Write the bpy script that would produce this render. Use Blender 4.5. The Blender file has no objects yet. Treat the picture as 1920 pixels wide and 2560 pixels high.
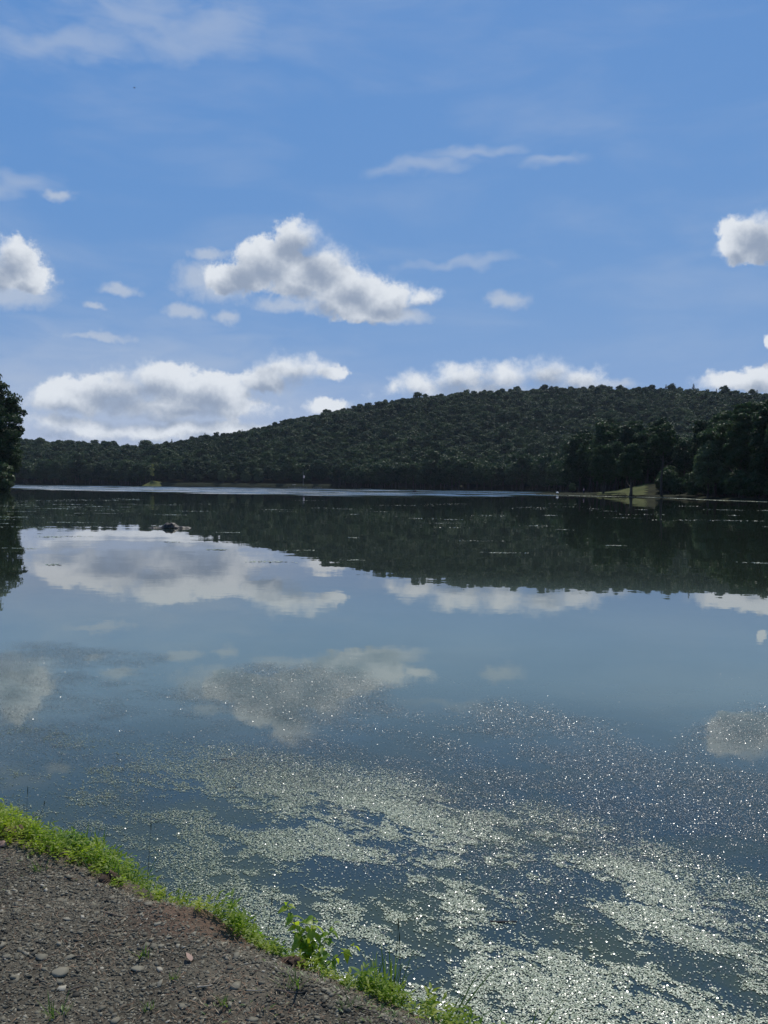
import bpy, math, random
import numpy as np
from mathutils import Vector, Matrix

R = math.radians
scene = bpy.context.scene
COL = scene.collection
rng = np.random.default_rng(11)
random.seed(5)

# ------------------------------------------------------------------ camera
CAM_H = 2.1
cam_d = bpy.data.cameras.new('camera')
cam_d.sensor_fit = 'VERTICAL'
cam_d.sensor_height = 36.0
cam_d.sensor_width = 27.0
cam_d.lens = 36.0 * 2040.0 / 2560.0
cam_d.clip_start = 0.05
cam_d.clip_end = 9000
cam = bpy.data.objects.new('camera', cam_d)
COL.objects.link(cam)
cam.matrix_world = (Matrix.Translation((0, 0, CAM_H)) @ Matrix.Rotation(R(90 - 1.8), 4, 'X')
                    @ Matrix.Rotation(R(0.62), 4, 'Z'))
scene.camera = cam

# ------------------------------------------------------------------ sun + view
SUN_AZ, SUN_EL = R(15.0), R(53.0)
sun_vec = Vector((math.sin(SUN_AZ) * math.cos(SUN_EL), math.cos(SUN_AZ) * math.cos(SUN_EL), math.sin(SUN_EL)))
sun_d = bpy.data.lights.new('sun', 'SUN')
sun_d.energy = 3.0
sun_d.angle = R(0.53)
sun_d.color = (1.0, 0.95, 0.87)
sun = bpy.data.objects.new('sun', sun_d)
COL.objects.link(sun)
sun.rotation_euler = sun_vec.to_track_quat('Z', 'Y').to_euler()
sun.location = sun_vec * 50

vs = scene.view_settings
vs.view_transform = 'Standard'
vs.look = 'None'
vs.exposure = 0.5
vs.gamma = 1.0
vs.use_curve_mapping = False
scene.render.engine = 'CYCLES'
cy = scene.cycles
cy.use_denoising = True
cy.denoiser = 'OPENIMAGEDENOISE'
cy.denoising_input_passes = 'RGB_ALBEDO_NORMAL'
cy.denoising_prefilter = 'ACCURATE'
cy.max_bounces = 8
cy.diffuse_bounces = 3
cy.glossy_bounces = 4
cy.transmission_bounces = 4
cy.transparent_max_bounces = 6
cy.sample_clamp_indirect = 4.0
cy.sample_clamp_direct = 4.0
cy.caustics_reflective = False
cy.caustics_refractive = False

# ------------------------------------------------------------------ node helpers
class NT:
    def __init__(self, tree):
        self.t = tree
        self.n = tree.nodes
        self.l = tree.links
    def put(self, sock, val):
        if val is None:
            return
        if isinstance(val, bpy.types.NodeSocket):
            self.l.new(val, sock)
        else:
            if sock.type == 'RGBA' and len(val) == 3:
                val = (*val, 1)
            sock.default_value = val
    def node(self, kind, **kw):
        n = self.n.new(kind)
        for k, v in kw.items():
            setattr(n, k, v)
        return n
    def math(self, op, a, b=None, c=None, clamp=False):
        n = self.node('ShaderNodeMath', operation=op, use_clamp=clamp)
        self.put(n.inputs[0], a); self.put(n.inputs[1], b); self.put(n.inputs[2], c)
        return n.outputs[0]
    def vec(self, op, a, b=None, scale=None):
        n = self.node('ShaderNodeVectorMath', operation=op)
        self.put(n.inputs[0], a); self.put(n.inputs[1], b)
        if scale is not None:
            self.put(n.inputs['Scale'], scale)
        return n.outputs['Value'] if op in ('LENGTH', 'DOT_PRODUCT', 'DISTANCE') else n.outputs['Vector']
    def noise(self, vec, scale, detail=4, rough=0.5, dist=0.0, color=False):
        n = self.node('ShaderNodeTexNoise')
        self.put(n.inputs['Vector'], vec)
        n.inputs['Scale'].default_value = scale
        n.inputs['Detail'].default_value = detail
        n.inputs['Roughness'].default_value = rough
        n.inputs['Distortion'].default_value = dist
        return n.outputs['Color'] if color else n.outputs['Fac']
    def step(self, x, lo, hi, a=0.0, b=1.0, smooth=True):
        n = self.node('ShaderNodeMapRange')
        n.interpolation_type = 'SMOOTHSTEP' if smooth else 'LINEAR'
        self.put(n.inputs['Value'], x)
        self.put(n.inputs['From Min'], lo); self.put(n.inputs['From Max'], hi)
        self.put(n.inputs['To Min'], a); self.put(n.inputs['To Max'], b)
        return n.outputs['Result']
    def mix(self, fac, a, b, blend='MIX'):
        n = self.node('ShaderNodeMix', data_type='RGBA', blend_type=blend)
        self.put(n.inputs['Factor'], fac)
        self.put(n.inputs[6], a); self.put(n.inputs[7], b)
        return n.outputs[2]
    def xyz(self, v):
        n = self.node('ShaderNodeSeparateXYZ'); self.put(n.inputs[0], v)
        return n.outputs
    def comb(self, x=0.0, y=0.0, z=0.0):
        n = self.node('ShaderNodeCombineXYZ')
        for s, v in zip(n.inputs, (x, y, z)):
            self.put(s, v)
        return n.outputs[0]

# ------------------------------------------------------------------ world: Nishita sky with clouds (directions in azimuth / elevation radians)
THICK = [
 (-0.108,0.290,0.034,0.024), (-0.185,0.242,0.030,0.016), (-0.06,0.222,0.05,0.022), (-0.140,0.263,0.050,0.028), (-0.164,0.251,0.033,0.021), (-0.081,0.260,0.042,0.031), (-0.042,0.237,0.048,0.026), (0.000,0.227,0.045,0.020), (0.044,0.227,0.024,0.011), (-0.019,0.210,0.053,0.013), (-0.101,0.241,0.045,0.021),
 (-0.424,0.244,0.026,0.022), (-0.410,0.226,0.024,0.015), (-0.438,0.226,0.024,0.018), (-0.266,0.122,0.048,0.022), (-0.318,0.107,0.057,0.021), (-0.368,0.095,0.050,0.019), (-0.213,0.112,0.057,0.023), (-0.108,0.140,0.048,0.018), (-0.144,0.127,0.033,0.016), (-0.075,0.137,0.027,0.010), (-0.277,0.090,0.146,0.014), (-0.229,0.098,0.082,0.015), (-0.292,0.061,0.162,0.012), (-0.196,0.067,0.088,0.010), (-0.383,0.067,0.045,0.010),
 (0.041,0.121,0.033,0.019), (0.089,0.129,0.042,0.021), (0.142,0.131,0.044,0.021), (0.194,0.135,0.043,0.022), (0.237,0.129,0.032,0.017), (0.139,0.113,0.125,0.014),
 (0.422,0.279,0.033,0.023), (0.408,0.266,0.026,0.017), (0.438,0.263,0.027,0.021),
 (0.404,0.121,0.042,0.013), (0.432,0.125,0.032,0.015), (0.438,0.161,0.007,0.009),
 (-0.068,0.096,0.027,0.012)]
FAINT = [(-0.418,0.243,0.028,0.024), (-0.406,0.225,0.026,0.018), (-0.435,0.222,0.032,0.026), (-0.205,0.236,0.045,0.022), (-0.12,0.212,0.05,0.010), (0.02,0.205,0.04,0.010), (-0.43,0.205,0.05,0.016), (-0.34,0.165,0.05,0.006), (-0.224,0.237,0.030,0.019), (-0.312,0.220,0.024,0.008), (-0.241,0.200,0.026,0.008), (-0.190,0.196,0.019,0.009), (-0.341,0.199,0.014,0.004), (0.147,0.221,0.026,0.009), (-0.380,0.313,0.017,0.006), (-0.213,0.266,0.024,0.007), (0.274,0.122,0.023,0.006)]
CIRRUS = [(-0.267,0.489,0.101,0.022), (-0.220,0.498,0.059,0.020), (-0.387,0.455,0.079,0.015), (0.046,0.368,0.061,0.008), (0.102,0.380,0.050,0.007), (0.195,0.363,0.040,0.006), (-0.420,0.320,0.038,0.011), (0.092,0.263,0.066,0.006)]

def blob_group(name, blobs, k):
    g = bpy.data.node_groups.new(name, 'ShaderNodeTree')
    g.interface.new_socket('Vector', in_out='INPUT', socket_type='NodeSocketVector')
    g.interface.new_socket('Value', in_out='OUTPUT', socket_type='NodeSocketFloat')
    T = NT(g)
    gi = T.node('NodeGroupInput'); go = T.node('NodeGroupOutput')
    acc = None
    for (a, e, ra, re) in blobs:
        v = T.vec('MULTIPLY_ADD', gi.outputs[0], (1 / ra, 1 / re, 0))
        v.node.inputs[2].default_value = (-a / ra, -e / re, 0)
        d = T.vec('LENGTH', v)
        acc = d if acc is None else T.math('SMOOTH_MIN', acc, d, k)
    T.l.new(T.math('SUBTRACT', 1.0, acc), go.inputs[0])
    return g

world = bpy.data.worlds.new('World')
scene.world = world
world.use_nodes = True
W = NT(world.node_tree)
W.n.clear()
sky = W.node('ShaderNodeTexSky', sky_type='NISHITA')
sky.sun_disc = False
sky.sun_elevation = SUN_EL
sky.sun_rotation = SUN_AZ
sky.altitude = 300
sky.air_density = 1.0
sky.dust_density = 0.15
sky.ozone_density = 4.0
bg_sky = W.node('ShaderNodeBackground')
# the photograph's tone response holds the sky's brightness range together: a soft power per channel
sep = W.node('ShaderNodeSeparateColor'); W.l.new(sky.outputs[0], sep.inputs[0])
comb = W.node('ShaderNodeCombineColor')
for ch, (gain, pw, k) in enumerate(((0.052, 0.72, 4.72), (0.0563, 0.36, 3.73), (0.0655, 0.10, 4.70))):
    v = W.math('MULTIPLY', W.math('POWER', W.math('MULTIPLY', sep.outputs[ch], gain), pw), k)
    W.l.new(v, comb.inputs[ch])
W.l.new(comb.outputs[0], bg_sky.inputs['Color'])
bg_sky.inputs['Strength'].default_value = 0.10

dirv = W.vec('NORMALIZE', W.node('ShaderNodeTexCoord').outputs['Generated'])
dx, dy, dz = W.xyz(dirv)
az = W.math('ARCTAN2', dx, dy)
el = W.math('ARCSINE', dz)
uv0 = W.comb(az, el, 0.0)
warp_a = W.vec('SUBTRACT', W.noise(dirv, 16, 3, 0.5, color=True), (0.5, 0.5, 0.5))
warp_b = W.vec('SUBTRACT', W.noise(dirv, 60, 5, 0.6, color=True), (0.5, 0.5, 0.5))
warp = W.vec('ADD', W.vec('SCALE', warp_a, scale=0.022), W.vec('SCALE', warp_b, scale=0.024))
uv = W.vec('ADD', uv0, W.vec('MULTIPLY', warp, (1.0, 0.7, 0.0)))
gt = blob_group('cloud_banks', THICK, 0.25)
gf = blob_group('cloud_wisps', FAINT, 0.2)
gc = blob_group('cirrus', CIRRUS, 0.2)
def use(g, v):
    n = W.node('ShaderNodeGroup'); n.node_tree = g
    W.l.new(v, n.inputs[0]); return n.outputs[0]
puff = W.noise(dirv, 32, 13, 0.68)
puff_c = W.math('SUBTRACT', puff, 0.5)
outside = W.math('MAXIMUM', W.step(W.math('ABSOLUTE', az), 0.56, 0.80), W.step(el, 0.58, 0.80))
plane = W.vec('DIVIDE', dirv, W.comb(W.math('ADD', dz, 0.15), W.math('ADD', dz, 0.15), 1.0))
field = W.math('MULTIPLY', W.math('SUBTRACT', W.noise(plane, 1.5, 3, 0.5), 0.60), 6.0)
field = W.math('MULTIPLY', field, 1.0)
def thick_at(v):
    f = W.math('MAXIMUM', use(gt, v), -1.0)
    n = W.node('ShaderNodeMix', data_type='FLOAT')
    W.put(n.inputs['Factor'], outside); W.put(n.inputs[2], f); W.put(n.inputs[3], field)
    return n.outputs[0]
f0 = thick_at(uv)
dens = W.math('MULTIPLY_ADD', puff_c, 1.75, f0)
fuzz = W.math('MULTIPLY_ADD', W.step(W.noise(dirv, 13, 3, 0.5), 0.40, 0.62), 0.75, 0.16)
alpha = W.step(dens, -0.22, fuzz)
sunward = W.vec('ADD', uv, (0.003, 0.015, 0.0))
puff2 = W.math('SUBTRACT', W.noise(W.vec('ADD', dirv, (0.003, 0.0, 0.012)), 26, 7, 0.6), 0.5)
dens1 = W.math('MULTIPLY_ADD', puff2, 1.7, thick_at(sunward))
lit = W.step(dens1, -0.25, 0.95, 1.0, 0.0)
ccol = W.mix(lit, (0.205, 0.252, 0.335), (0.53, 0.56, 0.60))
faint_f = W.math('MULTIPLY_ADD', puff_c, 1.6, use(gf, uv))
faint_a = W.step(faint_f, -0.40, 0.75, 0.0, 0.72)
streak = W.noise(W.vec('MULTIPLY', uv0, (9.0, 30.0, 1.0)), 1.6, 6, 0.55, 0.6)
cir_f = W.math('MULTIPLY_ADD', W.math('SUBTRACT', streak, 0.5), 2.2, use(gc, W.vec('ADD', uv0, W.vec('SCALE', warp_a, scale=0.06))))
cir_a = W.step(cir_f, -0.7, 1.0, 0.0, 0.42)
veil = W.step(W.noise(W.vec('MULTIPLY', uv0, (4.0, 14.0, 1.0)), 1.0, 5, 0.55, 0.4), 0.42, 0.80, 0.0, 0.22)
bank_veil = W.vec('LENGTH', W.vec('MULTIPLY', W.vec('SUBTRACT', uv0, (-0.30, 0.075, 0.0)), (3.2, 9.0, 0.0)))
bank_veil = W.step(W.math('MULTIPLY_ADD', W.math('SUBTRACT', streak, 0.5), 0.9, bank_veil), 0.15, 1.35, 0.55, 0.0)
thin_a = W.math('MAXIMUM', W.math('MAXIMUM', W.math('MAXIMUM', faint_a, cir_a), veil), bank_veil)
thin_col = (0.36, 0.405, 0.48)
bg_thin = W.node('ShaderNodeBackground'); W.put(bg_thin.inputs['Color'], thin_col)
bg_thick = W.node('ShaderNodeBackground'); W.put(bg_thick.inputs['Color'], ccol)
m1 = W.node('ShaderNodeMixShader'); W.l.new(thin_a, m1.inputs[0]); W.l.new(bg_sky.outputs[0], m1.inputs[1]); W.l.new(bg_thin.outputs[0], m1.inputs[2])
m2 = W.node('ShaderNodeMixShader'); W.l.new(alpha, m2.inputs[0]); W.l.new(m1.outputs[0], m2.inputs[1]); W.l.new(bg_thick.outputs[0], m2.inputs[2])
wo = W.node('ShaderNodeOutputWorld'); W.l.new(m2.outputs[0], wo.inputs['Surface'])

# ------------------------------------------------------------------ material helpers
def new_mat(name):
    m = bpy.data.materials.new(name)
    m.use_nodes = True
    T = NT(m.node_tree)
    b = T.n['Principled BSDF']
    return m, T, b, T.n['Material Output']

def flat_mat(name, col, rough=0.7, vary=0.25, scale=8.0, metal=0.0):
    m, T, b, o = new_mat(name)
    pos = T.node('ShaderNodeTexCoord').outputs['Object']
    n = T.noise(pos, scale, 5, 0.6)
    dark = tuple(c * (1 - vary) for c in col); lite = tuple(min(1, c * (1 + vary)) for c in col)
    T.put(b.inputs['Base Color'], T.mix(T.step(n, 0.3, 0.7), dark, lite))
    b.inputs['Roughness'].default_value = rough
    b.inputs['Metallic'].default_value = metal
    return m

def leaf_mat(name, ca, cb, trans=0.35, tcol=None, rough=0.55, spec=0.3, attr=True, objrand=True, patch=False):
    m, T, b, o = new_mat(name)
    f = None
    if attr:
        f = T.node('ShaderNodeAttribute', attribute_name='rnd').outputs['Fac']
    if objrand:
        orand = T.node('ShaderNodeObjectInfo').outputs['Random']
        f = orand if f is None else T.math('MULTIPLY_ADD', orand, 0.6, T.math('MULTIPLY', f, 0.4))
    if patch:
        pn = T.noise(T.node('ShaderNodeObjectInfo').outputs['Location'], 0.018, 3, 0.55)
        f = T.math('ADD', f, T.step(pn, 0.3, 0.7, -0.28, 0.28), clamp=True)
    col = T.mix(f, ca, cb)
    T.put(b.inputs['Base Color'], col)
    b.inputs['Roughness'].default_value = rough
    b.inputs['Specular IOR Level'].default_value = spec
    tr = T.node('ShaderNodeBsdfTranslucent')
    if tcol is None:
        T.put(tr.inputs['Color'], col)
    else:
        T.put(tr.inputs['Color'], T.mix(f, tcol[0], tcol[1]))
    mx = T.node('ShaderNodeMixShader')
    mx.inputs[0].default_value = trans
    T.l.new(b.outputs[0], mx.inputs[1]); T.l.new(tr.outputs[0], mx.inputs[2])
    T.l.new(mx.outputs[0], o.inputs['Surface'])
    return m

def attr_mat(name, stops, rough=0.8, spec=0.3, bump=0.0, bump_scale=300.0, attr='rnd'):
    m, T, b, o = new_mat(name)
    f = T.node('ShaderNodeAttribute', attribute_name=attr).outputs['Fac']
    r = T.node('ShaderNodeValToRGB')
    T.l.new(f, r.inputs[0])
    while len(r.color_ramp.elements) < len(stops):
        r.color_ramp.elements.new(0.5)
    for e_, (p, c) in zip(r.color_ramp.elements, stops):
        e_.position = p; e_.color = (*c, 1)
    T.l.new(r.outputs[0], b.inputs['Base Color'])
    b.inputs['Roughness'].default_value = rough
    b.inputs['Specular IOR Level'].default_value = spec
    if bump:
        bn = T.node('ShaderNodeBump'); bn.inputs['Strength'].default_value = bump; bn.inputs['Distance'].default_value = 0.002
        T.l.new(T.noise(T.node('ShaderNodeTexCoord').outputs['Object'], bump_scale, 3), bn.inputs['Height'])
        T.l.new(bn.outputs[0], b.inputs['Normal'])
    return m

# ------------------------------------------------------------------ mesh helpers
def mesh_np(name, V, faces, mat=None, rnd=None, smooth=False):
    """faces: list of (m,k) int arrays"""
    me = bpy.data.meshes.new(name)
    V = np.asarray(V, np.float32)
    me.vertices.add(len(V)); me.vertices.foreach_set('co', V.ravel())
    loops = np.concatenate([f.ravel() for f in faces]).astype(np.int32)
    tot = np.concatenate([np.full(len(f), f.shape[1], np.int32) for f in faces])
    start = np.concatenate([[0], np.cumsum(tot)[:-1]]).astype(np.int32)
    me.loops.add(len(loops)); me.loops.foreach_set('vertex_index', loops)
    me.polygons.add(len(tot)); me.polygons.foreach_set('loop_start', start); me.polygons.foreach_set('loop_total', tot)
    if smooth:
        me.polygons.foreach_set('use_smooth', np.ones(len(tot), bool))
    if rnd is not None:
        at = me.attributes.new('rnd', 'FLOAT', 'POINT')
        at.data.foreach_set('value', np.asarray(rnd, np.float32))
    me.update(calc_edges=True)
    if mat:
        me.materials.append(mat)
    return me

def link(name, me, parent=None, loc=None):
    o = bpy.data.objects.new(name, me)
    COL.objects.link(o)
    if parent is not None:
        o.parent = parent
    if loc is not None:
        o.location = loc
    return o

def tag(o, label=None, category=None, group=None, kind=None):
    if label: o['label'] = label
    if category: o['category'] = category
    if group: o['group'] = group
    if kind: o['kind'] = kind
    return o

def empty(name, loc=(0, 0, 0), rz=0.0):
    o = bpy.data.objects.new(name, None)
    COL.objects.link(o)
    o.location = loc
    o.rotation_euler = (0, 0, rz)
    o.empty_display_size = 0.2
    return o

def norm(a):
    return a / np.maximum(np.linalg.norm(a, axis=-1, keepdims=True), 1e-9)

class Geo:
    """collects pieces of ONE mesh"""
    def __init__(self):
        self.V = []; self.F = {}; self.n = 0; self.r = []
    def add(self, V, F, rnd=0.5):
        V = np.asarray(V, float).reshape(-1, 3)
        for f in F:
            f = np.asarray(f, int)
            self.F.setdefault(f.shape[1], []).append(f + self.n)
        self.V.append(V); self.n += len(V)
        self.r.append(np.broadcast_to(np.asarray(rnd, float), (len(V),)))
        return self
    def box(self, c, s, rz=0.0, taper=1.0):
        x, y, z = [k / 2 for k in s]
        P = np.array([(-x, -y, -z), (x, -y, -z), (x, y, -z), (-x, y, -z), (-x * taper, -y * taper, z), (x * taper, -y * taper, z), (x * taper, y * taper, z), (-x * taper, y * taper, z)])
        ca, sa = math.cos(rz), math.sin(rz)
        P = P @ np.array([[ca, sa, 0], [-sa, ca, 0], [0, 0, 1]]) + np.array(c)
        return self.add(P, [np.array([(3, 2, 1, 0), (4, 5, 6, 7), (0, 1, 5, 4), (1, 2, 6, 5), (2, 3, 7, 6), (3, 0, 4, 7)])])
    def tube(self, pts, rad, sides=7, rnd=0.5):
        pts = np.asarray(pts, float); k = len(pts)
        rad = np.broadcast_to(np.asarray(rad, float), (k,))
        tang = norm(np.gradient(pts, axis=0))
        ref = np.array([0.31, 0.17, 0.93]) if abs(tang[0][2]) < 0.8 else np.array([0.9, 0.3, 0.1])
        u = norm(np.cross(tang, ref)); v = np.cross(tang, u)
        a = np.linspace(0, 2 * np.pi, sides, endpoint=False)
        V = pts[:, None] + rad[:, None, None] * (np.cos(a)[None, :, None] * u[:, None] + np.sin(a)[None, :, None] * v[:, None])
        i = np.arange(k - 1)[:, None] * sides; j = np.arange(sides)[None]; j2 = (j + 1) % sides
        F = np.stack([i + j, i + j2, i + sides + j2, i + sides + j], -1).reshape(-1, 4)
        cap = np.array([np.arange(sides)[::-1]]); cap2 = np.array([np.arange(sides) + (k - 1) * sides])
        return self.add(V.reshape(-1, 3), [F, cap, cap2], rnd)
    def mesh(self, name, mat, smooth=False):
        V = np.concatenate(self.V)
        return mesh_np(name, V, [np.concatenate(f) for f in self.F.values()], mat, np.concatenate(self.r), smooth)

def value_noise(x, y, seed=0):
    r = np.random.default_rng(seed).random((256, 256))
    xi = np.floor(x).astype(int); yi = np.floor(y).astype(int)
    fx = x - xi; fy = y - yi
    fx = fx * fx * (3 - 2 * fx); fy = fy * fy * (3 - 2 * fy)
    a = r[xi % 256, yi % 256]; b = r[(xi + 1) % 256, yi % 256]; c = r[xi % 256, (yi + 1) % 256]; d = r[(xi + 1) % 256, (yi + 1) % 256]
    return (a * (1 - fx) + b * fx) * (1 - fy) + (c * (1 - fx) + d * fx) * fy

def fbm(x, y, oct=4, seed=0, gain=0.5):
    s = np.zeros_like(x, float); a = 1.0; t = 0
    for i in range(oct):
        s += a * value_noise(x * 2 ** i + 17.3 * i, y * 2 ** i - 9.1 * i, seed + i); t += a; a *= gain
    return s / t

# ------------------------------------------------------------------ the lake outline (metres; camera stands at the origin)
LAKE = np.array([(-300, 700), (-240, 715), (-190, 668), (-110, 655), (-50, 628), (10, 562), (50, 532), (78, 520), (97, 480), (92, 420), (77, 350), (62, 305), (46, 284),  # in-view shore and bank points unprojected from image pixels
                 (45, 272), (52, 258), (58, 234), (67.5, 220), (73.6, 203), (70.5, 171), (72.6, 154), (80, 110), (70, 60), (40, 20), (15, 3), (6, -1), (2.6, 1.2), (1.2, 2.15),
                 (0.55, 2.66), (0.30, 2.82), (0.09, 2.95), (-0.12, 3.08), (-0.37, 3.24), (-0.62, 3.44), (-0.90, 3.68), (-1.22, 3.94), (-1.62, 4.21), (-2.02, 4.40), (-3.5, 5.2), (-10, 9), (-40, 40),
                 (-70, 100), (-90, 165), (-96, 205), (-101, 222), (-135, 275), (-230, 420), (-345, 590), (-350, 660)], float)

def lake_sd(P):
    """signed distance to the shoreline, positive on land"""
    P = np.asarray(P, float).reshape(-1, 2)
    out = np.full(len(P), 1e9); inside = np.zeros(len(P), bool)
    for a, b in zip(LAKE, np.roll(LAKE, -1, 0)):
        e = b - a; w = P - a
        t = np.clip((w @ e) / (e @ e), 0, 1)
        d = np.linalg.norm(w - t[:, None] * e, axis=1)
        out = np.minimum(out, d)
        c = (a[1] > P[:, 1]) != (b[1] > P[:, 1])
        if abs(e[1]) > 1e-9:
            xc = a[0] + (P[:, 1] - a[1]) * e[0] / e[1]
            inside ^= c & (P[:, 0] < xc)
    return np.where(inside, -out, out)

A_R = np.radians([-180, -70, -45, -30, -23.85, -21.93, -19.66, -17.92, -16.73, -15.54, -13.1, -10.62, -8.73, -6.19, -4.26, -1.68, 0.9, 4.13, 7.96, 11.11, 14.19, 16.59, 18.94, 21.23, 23.44, 25.03, 32, 50, 80, 180])
T_R = np.array([.01, .02, .05, .053, .0513, .0488, .0462, .0444, .0433, .0492, .0585, .0651, .0714, .0835, .0908, .1, .1078, .1138, .1182, .1199, .1201, .1181, .116, .1137, .1093, .1072, .10, .06, .02, .01])
A_D = np.radians([-180, -30, -24, -17, -15, -8, 0, 8, 14, 20, 25, 40, 180])
D_R = np.array([1000, 1050, 1050, 1080, 900, 900, 950, 1000, 1040, 1020, 980, 950, 900], float)
D_B = np.array([650, 720, 740, 700, 680, 650, 580, 560, 540, 520, 500, 500, 400], float)
CANOPY = 17.0

def ground_h(P):
    P = np.asarray(P, float).reshape(-1, 2)
    sd = lake_sd(P)
    D = np.hypot(P[:, 0], P[:, 1]); a = np.arctan2(P[:, 0], P[:, 1])
    dr = np.interp(a, A_D, D_R); db = np.interp(a, A_D, D_B)
    zr = np.maximum(np.interp(a, A_R, T_R) * dr + CAM_H - CANOPY, 4)
    t = np.clip((D - db) / (dr - db), 0, 1)
    hill = zr * (0.25 * t + 0.75 * (t * t * (3 - 2 * t)))
    hill = np.where(D > dr, zr - 0.04 * (D - dr), hill)
    hill += np.where(t > 0.02, (fbm(P[:, 0] / 90, P[:, 1] / 90, 3, 3) - 0.5) * 10 * np.minimum(t * 4, 1) * np.clip((1 - t) * 4, 0.25, 1), 0)
    z = np.where(sd < 0, np.maximum(sd * 0.5, -2.5), np.minimum(sd * 0.30, 0.45) + np.clip(sd - 8, 0, 60) * 0.018)
    near = D < 30
    nb = np.interp(sd, [-3, -0.4, 0, .10, .24, .42, .8, 4], [-1.2, -.45, -.02, .20, .36, .44, .45, .45])
    z = np.where(near, nb, z)
    land = sd > 0
    z = np.where(land, z + np.maximum(hill, 0) * np.clip(sd / 20, 0, 1), z)
    # grassy rise of the small lawn on the right shore
    lw = np.exp(-(((P[:, 0] - 88) / 13) ** 2 + ((P[:, 1] - 250) / 20) ** 2))
    z = np.where(land, z + 4.0 * lw * np.clip(sd / 15, 0, 1), z)
    return z

# ------------------------------------------------------------------ ground sheet
def build_ground():
    rings = np.concatenate([[0.0], np.geomspace(1.2, 40, 40), np.geomspace(42, 1400, 150), np.geomspace(1450, 2500, 8)])
    azs = np.concatenate([np.radians(np.arange(-40, 40, 0.5)), np.radians(np.arange(40, 320, 4.0))])
    Dg, Ag = np.meshgrid(rings, azs, indexing='ij')
    P = np.stack([Dg * np.sin(Ag), Dg * np.cos(Ag)], -1).reshape(-1, 2)
    z = ground_h(P)
    z = np.where(Dg.ravel() < 22, z - 0.06, z)
    nA = len(azs); i = np.arange(len(rings) - 1)[:, None] * nA; j = np.arange(nA)[None]; j2 = (j + 1) % nA
    F = np.stack([i + j, i + nA + j, i + nA + j2, i + j2], -1).reshape(-1, 4)
    m, T, b, o = new_mat('forest_floor')
    pos = T.node('ShaderNodeNewGeometry').outputs['Position']
    n = T.noise(pos, 0.15, 6, 0.6)
    T.put(b.inputs['Base Color'], T.mix(T.step(n, 0.35, 0.65), (0.014, 0.016, 0.009), (0.026, 0.028, 0.014)))
    b.inputs['Roughness'].default_value = 0.95
    b.inputs['Specular IOR Level'].default_value = 0.03
    me = mesh_np('ground', np.column_stack([P, z]), [F[:, ::-1]], m, smooth=True)
    tag(link('ground', me), kind='structure')
build_ground()

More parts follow.
